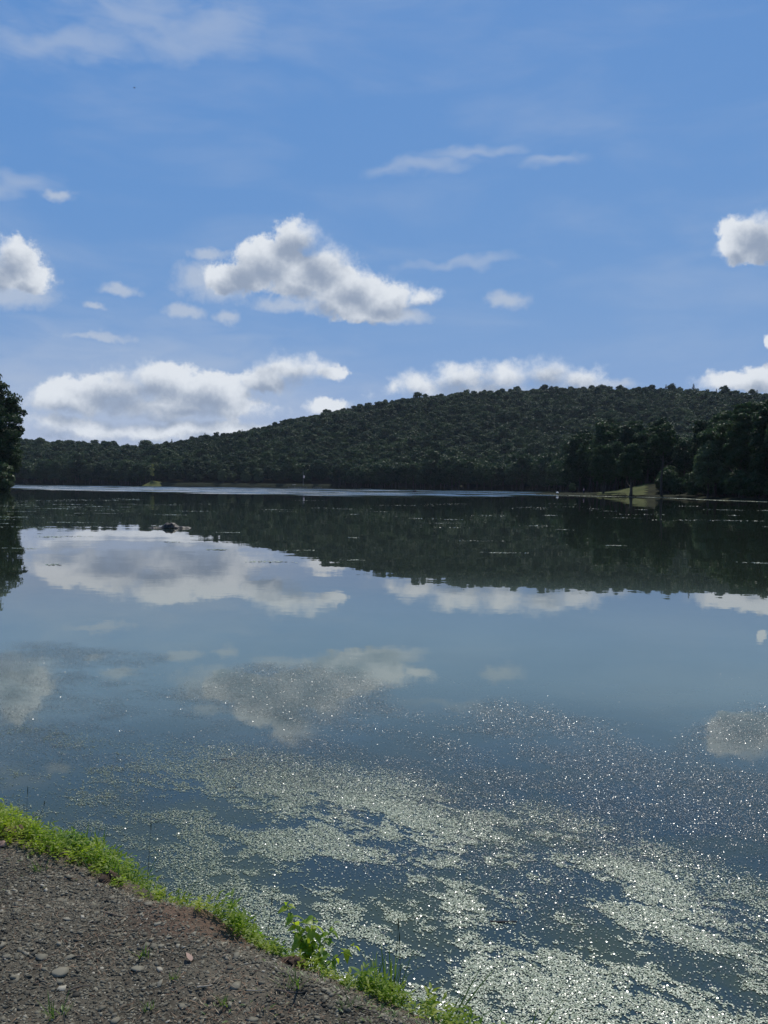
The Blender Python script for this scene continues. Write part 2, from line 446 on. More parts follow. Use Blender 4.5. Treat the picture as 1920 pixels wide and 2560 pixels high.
# ------------------------------------------------------------------ water
def build_water():
    m, T, b, o = new_mat('lake_water')
    pos = T.node('ShaderNodeNewGeometry').outputs['Position']
    X, Y, Z = T.xyz(pos)
    # body colour: turbid teal water, painted paler at middle distance to add sky reflection, olive where weed grows under the surface near the bank
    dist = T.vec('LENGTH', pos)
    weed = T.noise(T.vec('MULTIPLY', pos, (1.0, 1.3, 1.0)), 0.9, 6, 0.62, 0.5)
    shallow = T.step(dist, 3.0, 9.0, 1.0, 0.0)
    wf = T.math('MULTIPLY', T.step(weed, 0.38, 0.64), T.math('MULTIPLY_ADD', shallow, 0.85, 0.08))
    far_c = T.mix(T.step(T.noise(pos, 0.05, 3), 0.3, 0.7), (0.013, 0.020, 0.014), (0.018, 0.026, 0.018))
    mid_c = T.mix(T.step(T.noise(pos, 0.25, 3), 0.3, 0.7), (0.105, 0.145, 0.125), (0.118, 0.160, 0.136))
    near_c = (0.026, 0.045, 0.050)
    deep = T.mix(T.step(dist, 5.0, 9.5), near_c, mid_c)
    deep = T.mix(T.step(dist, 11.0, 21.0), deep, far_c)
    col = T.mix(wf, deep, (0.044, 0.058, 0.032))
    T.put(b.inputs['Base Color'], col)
    b.inputs['IOR'].default_value = 1.38
    b.inputs['Roughness'].default_value = 0.012
    # ripple normals: almost flat near the bank, wind ripples out on the lake
    fine = T.vec('SUBTRACT', T.noise(pos, 2.2, 3, 0.6, color=True), (0.5, 0.5, 0.5))
    swell = T.vec('SUBTRACT', T.noise(T.vec('MULTIPLY', pos, (0.35, 1.0, 1.0)), 0.55, 2, 0.5, color=True), (0.5, 0.5, 0.5))
    small = T.vec('SUBTRACT', T.noise(T.vec('MULTIPLY', pos, (0.6, 1.0, 1.0)), 5.0, 2, 0.5, color=True), (0.5, 0.5, 0.5))
    calm = T.vec('ADD', T.vec('SCALE', swell, scale=0.010), T.vec('SCALE', small, scale=0.006))
    wind = T.node('ShaderNodeAttribute', attribute_name='rnd').outputs['Fac']
    slope = T.vec('ADD', calm, T.vec('SCALE', fine, scale=T.math('MULTIPLY', wind, 0.10)))
    nrm = T.vec('ADD', T.node('ShaderNodeNewGeometry').outputs['Normal'], T.vec('MULTIPLY', slope, (1, 1, 0)))
    T.l.new(T.vec('NORMALIZE', nrm), b.inputs['Normal'])
    # one sheet; out where the wind touches the lake its surface carries real ripples
    xs = np.concatenate([[-1500, -700], np.arange(-400, 170, 6.0), [400, 1500]])
    ys = np.concatenate([[-40, 0, 20, 60, 100, 130], np.arange(140, 740, 0.55), [800, 1400]])
    Xg, Yg = np.meshgrid(xs, ys, indexing='ij')
    edge = 152 + np.maximum(-Xg, 0) * 0.95 + np.maximum(Xg - 12, 0) * 2.2
    st = fbm(Xg * 0.012 + 40, Yg * 0.05 + 40, 4, 500) - 0.5
    wind = np.clip((Yg - edge + st * 70 + 6) / 26, 0, 1); wind = wind * wind * (3 - 2 * wind)
    wind *= np.clip(0.72 + (fbm(Xg * 0.02 + 7, Yg * 0.09 + 3, 3, 510) - 0.5) * 2.4, 0.25, 1) * (np.abs(Xg) < 420) * (Yg < 745)
    r = np.random.default_rng(4)
    z = np.zeros_like(Xg)
    for q in range(7):
        lam = r.uniform(2.3, 5.0); th = r.normal(0, 0.10)
        ph = r.uniform(0, 6.28) + 9 * fbm(Xg * 0.03 + q * 9, Yg * 0.03 + 5, 2, 520 + q)
        z += np.sin((Xg * math.sin(th) * 0.15 + Yg * math.cos(th)) * 2 * math.pi / lam + ph) * lam * 0.011
    z *= wind
    ny = len(ys); i = np.arange(len(xs) - 1)[:, None] * ny; j = np.arange(ny - 1)[None]
    F = np.stack([i + j, i + ny + j, i + ny + j + 1, i + j + 1], -1).reshape(-1, 4)
    me = mesh_np('water', np.stack([Xg, Yg, z], -1).reshape(-1, 3), [F], m, wind.ravel(), smooth=True)
    tag(link('water', me), kind='structure')
build_water()

# ------------------------------------------------------------------ lawn, far embankment and grass slope as sheets of ground
def ground_patch(name, poly_fn, x0, x1, y0, y1, step, mat, lift=0.06):
    xs = np.arange(x0, x1 + 1e-6, step); ys = np.arange(y0, y1 + 1e-6, step)
    Xg, Yg = np.meshgrid(xs, ys, indexing='ij')
    P = np.stack([Xg, Yg], -1).reshape(-1, 2)
    z = ground_h(P) + lift
    keep = poly_fn(P)
    ny = len(ys); i = np.arange(len(xs) - 1)[:, None] * ny; j = np.arange(ny - 1)[None]
    F = np.stack([i + j, i + ny + j, i + ny + j + 1, i + j + 1], -1).reshape(-1, 4)
    F = F[keep[F].all(1)]
    return tag(link(name, mesh_np(name, np.column_stack([P, z]), [F], mat, smooth=True)), kind='structure')

def grass_ground_mat(name, ca, cb):
    m, T, b, o = new_mat(name)
    pos = T.node('ShaderNodeNewGeometry').outputs['Position']
    n = T.math('MULTIPLY_ADD', T.noise(pos, 0.35, 5, 0.6), 0.6, T.math('MULTIPLY', T.noise(pos, 4.0, 3, 0.6), 0.4))
    T.put(b.inputs['Base Color'], T.mix(T.step(n, 0.35, 0.65), ca, cb))
    b.inputs['Roughness'].default_value = 0.9
    b.inputs['Specular IOR Level'].default_value = 0.04
    return m
M_LAWN = grass_ground_mat('lawn_grass', (0.034, 0.048, 0.014), (0.080, 0.082, 0.030))
def in_lawn(P):
    sd = lake_sd(P)
    a = np.degrees(np.arctan2(P[:, 0], P[:, 1]))
    return (sd > 0.4) & (sd < 46) & (a > 14.5) & (a < 18.0) & (((P[:, 0] - 78) / 24) ** 2 + ((P[:, 1] - 240) / 36) ** 2 < 1)
ground_patch('lawn', in_lawn, 50, 106, 200, 280, 1.5, M_LAWN)
M_BERM = grass_ground_mat('berm_grass', (0.009, 0.014, 0.006), (0.016, 0.020, 0.009))
def build_berm():
    xs = np.linspace(-186, -40, 60)
    sh = np.interp(xs, [-190, -110, -50, -20], [668, 655, 628, 598])
    g = Geo()
    prof = [(0.0, 0.05), (3.0, 1.5), (6.0, 2.7), (11.0, 2.75), (16.0, 1.5)]
    V = np.array([[(x, y + dy, h * 1.1 + 0.35) for dy, h in prof] for i, (x, y) in enumerate(zip(xs, sh))]).reshape(-1, 3)
    k = len(prof); i = np.arange(len(xs) - 1)[:, None] * k; j = np.arange(k - 1)[None]
    F = np.stack([i + j, i + k + j, i + k + j + 1, i + j + 1], -1).reshape(-1, 4)
    me = mesh_np('embankment', V, [F], M_BERM, smooth=True)
    tag(link('embankment', me), kind='structure')
build_berm()
M_SLOPE = grass_ground_mat('pale_grass', (0.075, 0.085, 0.025), (0.12, 0.12, 0.04))
def build_slope():
    # pale grassy spot on the far shore under the slender tree
    n = 14
    V = [(-191, 670, 5.0)]
    for r, h in ((5, 3.4), (10, 1.2), (12.5, 0.1)):
        for k in range(n):
            a = 2 * math.pi * k / n
            V.append((-189 + 0.95 * r * math.cos(a) * (1 + .12 * math.sin(3 * a)), 674 + r * 0.8 * math.sin(a), h + 0.3 * math.sin(5 * a)))
    F3 = np.array([(0, 1 + k, 1 + (k + 1) % n) for k in range(n)])
    F4 = np.array([(1 + q * n + k, 1 + (q + 1) * n + k, 1 + (q + 1) * n + (k + 1) % n, 1 + q * n + (k + 1) % n) for q in range(2) for k in range(n)])
    tag(link('grass_slope', mesh_np('grass_slope', V, [F3, F4], M_SLOPE, smooth=True)), kind='structure')
build_slope()

# ------------------------------------------------------------------ trees
M_BARK = flat_mat('bark', (0.055, 0.045, 0.035), 0.9, 0.35, 6.0)
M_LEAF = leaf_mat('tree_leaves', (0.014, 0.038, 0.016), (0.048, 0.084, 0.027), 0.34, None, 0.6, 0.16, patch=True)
M_LEAF_LITE = leaf_mat('pale_leaves', (0.060, 0.100, 0.040), (0.095, 0.130, 0.050), 0.35)
M_LEAF_YEL = leaf_mat('yellow_green_leaves', (0.24, 0.28, 0.07), (0.36, 0.36, 0.11), 0.50)
M_PINE = leaf_mat('pine_needles', (0.014, 0.030, 0.016), (0.026, 0.045, 0.022), 0.15)

def unit(n, r):
    return norm(r.normal(size=(n, 3)))

def quads(pos, nrm, size, r, aspect=1.35):
    n = len(pos)
    t = norm(np.cross(nrm, unit(n, r))); s = np.cross(nrm, t)
    a = (size * aspect * 0.5)[:, None] * t; b = (size * 0.5)[:, None] * s
    V = np.stack([pos - a, pos - b * 1.0 + a * 0.1, pos + a, pos + b * 1.0 + a * 0.1], 1).reshape(-1, 3)
    return V, np.arange(4 * n).reshape(-1, 4)

def crown_mesh(name, seed, H, Rd, zb, ncl, nl, leaf, mat, shape=0.0, clump=(0.22, 0.38)):
    r = np.random.default_rng(seed)
    zc = (H + zb) / 2; rz = (H - zb) / 2
    d = unit(ncl, r)
    d[:, 2] = np.where(d[:, 2] < -0.75, -d[:, 2], d[:, 2])
    rr = r.uniform(0.3, 1, ncl) ** 0.45
    prof = np.sqrt(np.clip(1 - 0.15 * np.maximum(d[:, 2], 0), 0.2, 1)) * (1 - shape * np.maximum(d[:, 2], 0))
    cr = Rd * r.uniform(clump[0], clump[1], ncl)
    c = np.stack([d[:, 0] * rr * Rd * 0.80 * prof, d[:, 1] * rr * Rd * 0.80 * prof, zc + d[:, 2] * rr * (rz * 0.84)], 1)
    c[:, :2] += r.normal(size=(ncl, 2)) * Rd * 0.05
    idx = np.repeat(np.arange(ncl), nl)
    out = norm(c - np.array([0, 0, zc - 0.2 * rz]))[idx]
    ld = norm(unit(len(idx), r) + 0.55 * out + np.array([0, 0, 0.25]))
    pos = c[idx] + ld * (cr[idx] * r.uniform(0.55, 1.08, len(idx)))[:, None] * np.array([1, 1, 0.78])
    nrm = norm(ld + 0.55 * r.normal(size=ld.shape))
    # loose leaves through the inside of the crown
    ni = len(idx) // 6
    di = unit(ni, r) * (r.random(ni) ** 0.5)[:, None]
    pi_ = np.stack([di[:, 0] * Rd * 0.7, di[:, 1] * Rd * 0.7, zc + di[:, 2] * rz * 0.8], 1)
    pos = np.concatenate([pos, pi_]); nrm = np.concatenate([nrm, unit(ni, r)])
    size = leaf * r.uniform(0.6, 1.35, len(pos))
    V, F = quads(pos, nrm, size, r)
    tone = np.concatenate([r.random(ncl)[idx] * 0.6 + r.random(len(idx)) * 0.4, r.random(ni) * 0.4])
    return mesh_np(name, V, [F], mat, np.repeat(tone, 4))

def trunk_mesh(name, seed, H, r0, lean=0.03, limbs=6, start=0.25, spread=0.25):
    r = np.random.default_rng(seed)
    g = Geo()
    t = np.linspace(0, 1, 8)
    bend = r.normal(size=2) * lean * H
    pts = np.stack([bend[0] * t ** 1.5 + 0.01 * H * np.sin(t * 7), bend[1] * t ** 1.5, t * H * 0.86 - 0.4], 1)
    g.tube(pts, r0 * (1.25 - 0.35 * np.minimum(t * 6, 1) - 0.78 * t) + 0.02, 8)
    for k in range(limbs):
        f = start + (0.85 - start) * (k + r.random() * 0.6) / limbs
        p0 = np.array([np.interp(f, t, pts[:, q]) for q in range(3)])
        a = r.uniform(0, 2 * math.pi); L = H * spread * r.uniform(0.7, 1.15) * (1.15 - f * 0.6)
        u = np.linspace(0, 1, 5)
        lp = p0 + np.stack([np.cos(a) * L * u, np.sin(a) * L * u, L * 0.75 * u ** 1.2], 1) + r.normal(size=(5, 3)) * 0.02 * L * u[:, None]
        g.tube(lp, r0 * 0.38 * (1 - 0.85 * u) * (1.1 - 0.5 * f), 5)
    return g.mesh(name, M_BARK, True)

def pine_meshes(seed, H, Rd, dens=1.0, mat=None):
    r = np.random.default_rng(seed)
    P = []; N = []; S = []
    tiers = int(13 * dens)
    for k in range(tiers):
        f = k / (tiers - 1)
        z = H * (0.22 + 0.76 * f); L = Rd * (1 - f) ** 0.8 * r.uniform(0.7, 1.1) + 0.25
        nb = r.integers(5, 8)
        for q in range(nb):
            a = 2 * math.pi * (q + r.random() * 0.7) / nb
            m = max(3, int(9 * L / Rd * dens) + 2)
            u = r.uniform(0.15, 1, m)
            ln = L * r.uniform(0.65, 1.1)
            side = r.normal(size=m) * 0.16 * ln
            P.append(np.stack([np.cos(a) * ln * u - np.sin(a) * side, np.sin(a) * ln * u + np.cos(a) * side, z + 0.12 * ln * u - 0.22 * ln * (1 - u) + r.normal(size=m) * 0.12], 1))
            N.append(norm(np.stack([r.normal(size=m) * 0.35, r.normal(size=m) * 0.35, np.ones(m)], 1)))
            S.append(np.full(m, 0.42 * Rd * 0.5) * r.uniform(0.6, 1.3, m))
    P, N, S = np.concatenate(P), np.concatenate(N), np.concatenate(S)
    V, F = quads(P, N, S, r, 1.7)
    crown = mesh_np('pine_crown', V, [F], mat or M_PINE, np.repeat(r.random(len(P)), 4))
    g = Geo(); g.tube([(0, 0, -0.4), (0.05, 0, H * 0.3), (0, 0.05, H * 0.7), (0, 0, H * 0.98)], [H * 0.018, H * 0.014, H * 0.008, 0.03], 7)
    return crown, g.mesh('pine_trunk', M_BARK, True)

FAR = []      # low detail, seen from 450 m and more
for k in range(6):
    H = [16, 18, 15, 19, 17, 16][k]; Rr = [6.0, 5.4, 6.6, 6.2, 5.2, 7.0][k]
    FAR.append((crown_mesh('far_crown', 100 + k, H, Rr, H * 0.10, 34, 75, 0.72, M_LEAF, clump=(0.26, 0.42)), trunk_mesh('far_trunk', 130 + k, H, 0.32, limbs=3)))
NEAR = []     # seen from 150 to 330 m
for k in range(6):
    H = [21, 23, 19, 24, 22, 20][k]; Rr = [5.2, 4.6, 5.6, 5.2, 4.4, 6.0][k]
    NEAR.append((crown_mesh('near_crown', 200 + k, H, Rr, H * [0.10, 0.16, 0.08, 0.2, 0.12, 0.06][k], 85, 130, 0.42, M_LEAF, clump=(0.16, 0.30)), trunk_mesh('near_trunk', 230 + k, H, 0.36, limbs=7)))
PINE = [pine_meshes(300 + k, 21, 4.6, 1.25) for k in range(3)]

def tree(name, pair, loc, rz, s, label, group=None, cat='tree', sz=None):
    e = empty(name, loc, rz)
    e.scale = (s, s, sz or s)
    link('crown', pair[0], e); link('trunk', pair[1], e)
    return tag(e, label, cat, group)

def zat(x, y):
    return float(ground_h([(x, y)])[0])

def zone(p):
    x = p[0]
    if x < -205: return 'dark broadleaf tree on the far shore left of the slender yellow green tree'
    if x < -150: return 'dark broadleaf tree on the far shore just right of the slender yellow green tree'
    if x < -78: return 'dark broadleaf tree behind the embankment across the lake'
    if x < -30: return 'dark broadleaf tree behind the flagpole and docks'
    if x < 25: return 'dark broadleaf tree on the far shore behind the rowing boat'
    return 'dark broadleaf tree on the far shore between boat and right spit'

def build_forest():
    r = np.random.default_rng(77)
    sp = 6.9
    gx = np.arange(-760, 760, sp); gy = np.arange(60, 1180, sp)
    X, Y = np.meshgrid(gx, gy); P = np.stack([X.ravel(), Y.ravel()], 1) + r.uniform(-0.42, 0.42, (X.size, 2)) * sp
    D = np.hypot(P[:, 0], P[:, 1]); a = np.arctan2(P[:, 0], P[:, 1])
    sd = lake_sd(P)
    ok = (np.abs(a) < 0.62) & (sd > 2.5) & (D < np.interp(a, A_D, D_R) + 45) & (D > 90)
    # keep the left shore open beyond the tree point, and the lawn, spit and berm clear
    ok &= ~((((P[:, 0] - 76) / 16) ** 2 + ((P[:, 1] - 240) / 25) ** 2 < 1))
    ok &= ~((sd < 20) & (P[:, 0] > 40) & (P[:, 1] > 206) & (P[:, 1] < 262) & (P[:, 0] < 82))
    ok &= ~((P[:, 0] < 74) & (P[:, 1] > 225) & (P[:, 1] < 330) & (P[:, 0] > 30))
    ok &= ~((P[:, 0] > -190) & (P[:, 0] < -35) & (sd < 17) & (P[:, 1] > 560))
    ok &= ~((np.abs(P[:, 0] + 190) < 10) & (np.abs(P[:, 1] - 672) < 16))
    ok &= ~((a < -0.40) & (D < 500))
    P, D, a, sd = P[ok], D[ok], a[ok], sd[ok]
    z = ground_h(P)
    dr_ = np.interp(a, A_D, D_R)
    rot = r.uniform(0, 6.28, len(P)); sc = np.clip(r.normal(0.85, 0.19, len(P)), 0.42, 1.3); kind = r.integers(0, 6, len(P))
    sc = np.where(D > dr_ - 70, 0.62 + 0.45 * (sc - 0.62), sc)
    right = (D < 360) & (a > 0.15)
    inview = np.abs(a) < 0.462
    cand_r = np.where(right & inview & (sd < 42))[0]
    cand_r = cand_r[np.argsort(D[cand_r])][:120]
    front = np.where(~right & inview & (sd < 24) & (D > 400))[0]
    front = front[np.argsort(sd[front])][:150]
    single = np.zeros(len(P), bool)
    for i in cand_r:
        single[i] = True
        s = sc[i] * (1.1 if sd[i] < 15 else 1.22) 
        cap = float(np.interp(np.degrees(a[i]), [10, 12, 15, 19, 25], [.070, .078, .088, .099, .112])) * D[i] - z[i] + CAM_H
        s = min(s, cap / [21, 23, 19, 24, 22, 20][kind[i]] * r.uniform(0.80, 1.0))
        tree('broadleaf_tree', NEAR[kind[i]], (P[i, 0], P[i, 1], z[i]), rot[i], s, 'dark green broadleaf tree ' + ('of the grove behind and left of the small lawn' if P[i, 1] > 245 else 'in the woods right of the small lawn' if P[i, 1] > 190 else 'by the water near the right edge of the view'), 'trees of the grove on the right shore')
    for i in front:
        single[i] = True
        tree('broadleaf_tree', FAR[kind[i]], (P[i, 0], P[i, 1], z[i]), rot[i], sc[i] * 1.2, zone(P[i]), 'trees lining the far shore')
    rest = ~single
    Pr = np.column_stack([P, z])[rest]
    me = bpy.data.meshes.new('hill_forest')
    me.vertices.add(len(Pr)); me.vertices.foreach_set('co', Pr.astype(np.float32).ravel())
    for nm, arr in (('rot', rot[rest]), ('size', sc[rest])):
        at = me.attributes.new(nm, 'FLOAT', 'POINT'); at.data.foreach_set('value', arr.astype(np.float32))
    at = me.attributes.new('pick', 'INT', 'POINT'); at.data.foreach_set('value', kind[rest].astype(np.int32))
    o = tag(link('hill_forest', me), 'dense dark green forest covering the hillside beyond the lake', 'forest', kind='stuff')
    ng = bpy.data.node_groups.new('forest_scatter', 'GeometryNodeTree')
    ng.interface.new_socket('Geometry', in_out='INPUT', socket_type='NodeSocketGeometry')
    ng.interface.new_socket('Geometry', in_out='OUTPUT', socket_type='NodeSocketGeometry')
    G = NT(ng)
    gi = G.node('NodeGroupInput'); go = G.node('NodeGroupOutput')
    join = G.node('GeometryNodeJoinGeometry')
    crowns = []
    for ob in COL.objects:
        if ob.name.split('.')[0] == 'crown' and ob.data in [f[0] for f in FAR] and ob.data not in [c.data for c in crowns]:
            crowns.append(ob)
    for c in crowns:
        oi = G.node('GeometryNodeObjectInfo'); oi.transform_space = 'ORIGINAL'
        oi.inputs['Object'].default_value = c
        oi.inputs['As Instance'].default_value = True
        G.l.new(oi.outputs['Geometry'], join.inputs[0])
    iop = G.node('GeometryNodeInstanceOnPoints')
    mtp = G.node('GeometryNodeMeshToPoints')
    G.l.new(gi.outputs[0], mtp.inputs['Mesh'])
    G.l.new(mtp.outputs[0], iop.inputs['Points'])
    G.l.new(join.outputs[0], iop.inputs['Instance'])
    iop.inputs['Pick Instance'].default_value = True
    def attr(nm, ty):
        n = G.node('GeometryNodeInputNamedAttribute', data_type=ty); n.inputs['Name'].default_value = nm
        return n.outputs[0]
    G.l.new(attr('pick', 'INT'), iop.inputs['Instance Index'])
    rv = G.node('ShaderNodeCombineXYZ'); G.l.new(attr('rot', 'FLOAT'), rv.inputs[2])
    e2r = G.node('FunctionNodeEulerToRotation'); G.l.new(rv.outputs[0], e2r.inputs[0])
    G.l.new(e2r.outputs[0], iop.inputs['Rotation'])
    sv = G.node('ShaderNodeCombineXYZ')
    s_ = attr('size', 'FLOAT')
    for q in range(3):
        G.l.new(s_, sv.inputs[q])
    G.l.new(sv.outputs[0], iop.inputs['Scale'])
    G.l.new(iop.outputs[0], go.inputs[0])
    md = o.modifiers.new('scatter', 'NODES'); md.node_group = ng
    print('forest', len(Pr), 'singles', single.sum(), 'right', len(cand_r), 'front', len(front), 'protos', len(crowns))
build_forest()

def dpos(azd, D):
    a = R(azd); return D * math.sin(a), D * math.cos(a)

# pines standing out along the ridge
ridge_pines = [(-14.6, .9, 'small dark pine at the left foot of the ridge line'), (-12.4, .95, 'dark pine breaking the low left part of the ridge'),
               (-9.9, .85, 'pointed pine on the rising left ridge'), (10.2, .9, 'pine tip on the hill crest below the long white cloud'),
               (12.6, .95, 'pointed pine near the highest part of the crest'), (17.6, 1.0, 'dark pine on the crest right of the summit'),
               (18.9, 1.15, 'tall flat-topped pine standing clear of the right crest'), (20.6, 1.25, 'tallest lone pine silhouetted on the right crest'),
               (22.0, 1.0, 'bushy pine on the right crest'), (23.2, .95, 'pine near the right end of the crest'), (24.4, 1.05, 'rightmost pine on the crest')]
for k, (azd, s, lab) in enumerate(ridge_pines):
    Dr_ = float(np.interp(R(azd), A_D, D_R)) - 4
    x, y = dpos(azd, Dr_)
    tree('pine_tree', PINE[k % 3], (x, y, zat(x, y)), k * 1.3, s * 0.84, lab, 'pines along the ridge')

# big tree on the left point and shrubs at its foot
BIG = (crown_mesh('crown', 401, 30.0, 10.0, 0.6, 230, 150, 0.40, M_LEAF, clump=(0.12, 0.22)), trunk_mesh('trunk', 402, 28, 0.75, limbs=10, start=0.12))
x, y = dpos(-26.1, 214)
tree('broadleaf_tree', BIG, (x, y, zat(x, y)), 0.4, 1.0, 'tall dark leafy tree cut by the left edge of the view', None)
LOWB = crown_mesh('crown', 405, 9.0, 4.2, 0.0, 90, 120, 0.32, M_LEAF_LITE, clump=(0.16, 0.28)), trunk_mesh('trunk', 406, 8, 0.22, limbs=6, start=0.1)
x, y = dpos(-25.5, 207)
tree('broadleaf_tree', LOWB, (x, y, zat(x, y)), 1.0, 1.05, 'low lighter green tree at the foot of the tall left tree')
x, y = dpos(-25.2, 226)
tree('broadleaf_tree', (BIG[0], BIG[1]), (x, y, zat(x, y)), 2.2, 0.55, 'shorter dark tree just right of the tall left tree')
x, y = dpos(-28.6, 190)
tree('broadleaf_tree', NEAR[3], (x, y, zat(x, y)), 2.9, 1.0, 'tree further out on the left point')

# single trees on the right shore
LAWN_TREE = (crown_mesh('crown', 421, 14.8, 3.9, 2.9, 70, 150, 0.36, M_LEAF, clump=(0.18, 0.32)), trunk_mesh('trunk', 422, 13.5, 0.42, lean=0.01, limbs=7, start=0.2))
tree('broadleaf_tree', LAWN_TREE, (66.9, 221.5, zat(66.9, 221.5)), 0.3, 1.0, 'rounded dark tree with visible trunk on the small sunlit lawn')
LEAN = (crown_mesh('crown', 431, 20, 3.6, 9, 45, 130, 0.38, M_LEAF, clump=(0.18, 0.32)), trunk_mesh('trunk', 435, 19, 0.34, lean=0.06, limbs=5, start=0.45))
tree('broadleaf_tree', LEAN, (72.9, 214.5, zat(72.9, 214.5)), 2.4, 1.0, 'slim tree with bare leaning trunk at the right end of the lawn')
FEATHER = (crown_mesh('crown', 441, 13.5, 4.6, 0.2, 75, 110, 0.34, M_LEAF_LITE, shape=0.6, clump=(0.12, 0.22)), trunk_mesh('trunk', 442, 12.5, 0.26, limbs=9, start=0.08))
tree('broadleaf_tree', FEATHER, (72.6, 183.0, zat(72.6, 183.0)), 1.3, 1.0, 'paler feathery tree leaning over the water on the right shore')
PALE2 = (crown_mesh('crown', 451, 21.0, 4.8, 1.0, 80, 130, 0.40, M_LEAF_LITE, shape=0.2, clump=(0.16, 0.28)), NEAR[0][1])
tree('broadleaf_tree', PALE2, (81.0, 196.0, zat(81.0, 196.0)), 0.7, 0.86, 'lighter green tree directly behind the feathery pale tree')
tree('broadleaf_tree', NEAR[5], (66.0, 246.0, zat(66.0, 246.0)), 0.7, 0.80, 'broad tree at the left end of the lawn')
BUSH = [(crown_mesh('crown', 490 + k, 5.2, 2.9, 0.0, 46, 110, 0.36, M_LEAF, clump=(0.2, 0.36)), trunk_mesh('trunk', 495 + k, 4.6, 0.12, limbs=5, start=0.1)) for k in range(3)]
rb = np.random.default_rng(15)
for k, (bx, by) in enumerate([(75.5, 207), (77, 201), (76, 196), (77.5, 190), (76, 176), (75, 170), (74.5, 164), (76, 158), (76.5, 151), (79, 144), (82, 210), (86, 214), (83, 218), (90, 221), (88, 228), (79.5, 231), (81, 236), (83, 241), (85.5, 246), (78.5, 226)]):
    bx += rb.normal(0, .5); by += rb.normal(0, .6)
    tree('shrub', BUSH[k % 3], (bx, by, zat(bx, by) - 0.1), rb.uniform(0, 6.28), rb.uniform(.8, 1.25), 'low dark bush at the waterline right of the lawn' if k < 10 else 'low dark bush closing the right side of the lawn', 'bushes on the right shore', 'bush')
SHRUB = (crown_mesh('crown', 461, 3.6, 1.2, 0.3, 30, 70, 0.22, M_LEAF_LITE, clump=(0.25, 0.4)), trunk_mesh('trunk', 462, 3.2, 0.07, limbs=4, start=0.15))
tree('shrub', SHRUB, (60.6, 263.0, zat(60.6, 263.0)), 0, 1.0, 'small grey green bush on the low spit beside the lawn', None, 'bush')
# single trees on the far shore
SLIM = (crown_mesh('crown', 471, 17.5, 1.7, 3.5, 26, 60, 0.55, M_LEAF_YEL, clump=(0.4, 0.6)), trunk_mesh('trunk', 472, 16, 0.2, limbs=4))
tree('broadleaf_tree', SLIM, (-190.2, 669, 3.6), 0, 0.9, 'slender yellow green tree on the pale grass patch across the lake')
SMALL = (crown_mesh('crown', 481, 13.0, 4.4, 0.5, 45, 80, 0.55, M_LEAF_LITE, clump=(0.2, 0.34)), trunk_mesh('trunk', 482, 12, 0.25, limbs=5, start=0.1))
tree('broadleaf_tree', SMALL, (-133.0, 672, 2.0), 0.5, 1.08, 'round lighter tree behind the embankment, leftmost of three')
tree('broadleaf_tree', SMALL, (-114.0, 672, 2.0), 2.1, 1.02, 'lighter tree behind the embankment, middle of three')
tree('broadleaf_tree', SMALL, (-103.0, 668, 2.0), 3.9, 1.12, 'spreading lighter tree behind the embankment, rightmost of three')

# ------------------------------------------------------------------ things on the far shore and on the lake
M_WHITE = flat_mat('white_paint', (0.72, 0.72, 0.70), 0.5, 0.06, 3.0)
M_GREYWOOD = flat_mat('weathered_wood', (0.17, 0.16, 0.145), 0.85, 0.25, 3.0)
M_METAL = flat_mat('grey_metal', (0.32, 0.33, 0.35), 0.45, 0.1, 2.0)
M_DARKWOOD = flat_mat('dark_wood', (0.045, 0.035, 0.028), 0.85, 0.3, 5.0)
M_RED = flat_mat('red_cloth', (0.42, 0.05, 0.06), 0.8, 0.1)
M_BLUE = flat_mat('blue_cloth', (0.05, 0.08, 0.22), 0.8, 0.1)

def build_flagpole():
    e = empty('flagpole', (-63.3, 637.0, 1.3))
    g = Geo(); g.tube([(0, 0, 0), (0, 0, 5.5), (0, 0, 11.2)], [.10, .08, .05], 10)
    link('pole', g.mesh('pole', M_METAL, True), e)
    g = Geo(); th = np.linspace(0, np.pi, 7)
    g.tube(np.stack([0 * th, 0 * th, 11.3 - 0.16 * np.cos(th)], 1), np.maximum(0.16 * np.sin(th), 0.01), 10)
    link('finial', g.mesh('finial', M_METAL, True), e)
    # limp flag hanging half way up the pole
    n = 9; rows = 8; V = []
    for i in range(rows):
        for j in range(n):
            u = j / (n - 1); w = i / (rows - 1)
            V.append((0.10 + u * 1.25 * (1 - 0.35 * w), 0.22 * math.sin(u * 7 + w * 1.5) * (0.3 + u), 8.6 - w * 1.75 - u * 0.75 * (0.35 + w * 0.3)))
    F = np.array([(i * n + j, i * n + j + 1, (i + 1) * n + j + 1, (i + 1) * n + j) for i in range(rows - 1) for j in range(n - 1)])
    fm, T, b, o = new_mat('flag_cloth')
    pos = T.xyz(T.node('ShaderNodeTexCoord').outputs['Object'])
    T.put(b.inputs['Base Color'], T.mix(T.step(T.noise(T.node('ShaderNodeTexCoord').outputs['Object'], 2.0), .3, .7), (.66, .64, .66), (.80, .76, .76)))
    tr = T.node('ShaderNodeBsdfTranslucent'); tr.inputs[0].default_value = (.75, .70, .70, 1)
    mx = T.node('ShaderNodeMixShader'); mx.inputs[0].default_value = 0.5
    T.l.new(b.outputs[0], mx.inputs[1]); T.l.new(tr.outputs[0], mx.inputs[2]); T.l.new(mx.outputs[0], o.inputs[0])
    f = link('flag', mesh_np('flag', V, [F], fm, smooth=True), e)
    s = f.modifiers.new('thickness', 'SOLIDIFY'); s.thickness = 0.02
    tag(e, 'thin grey flagpole with a pale limp flag on the far shore', 'flagpole')
build_flagpole()

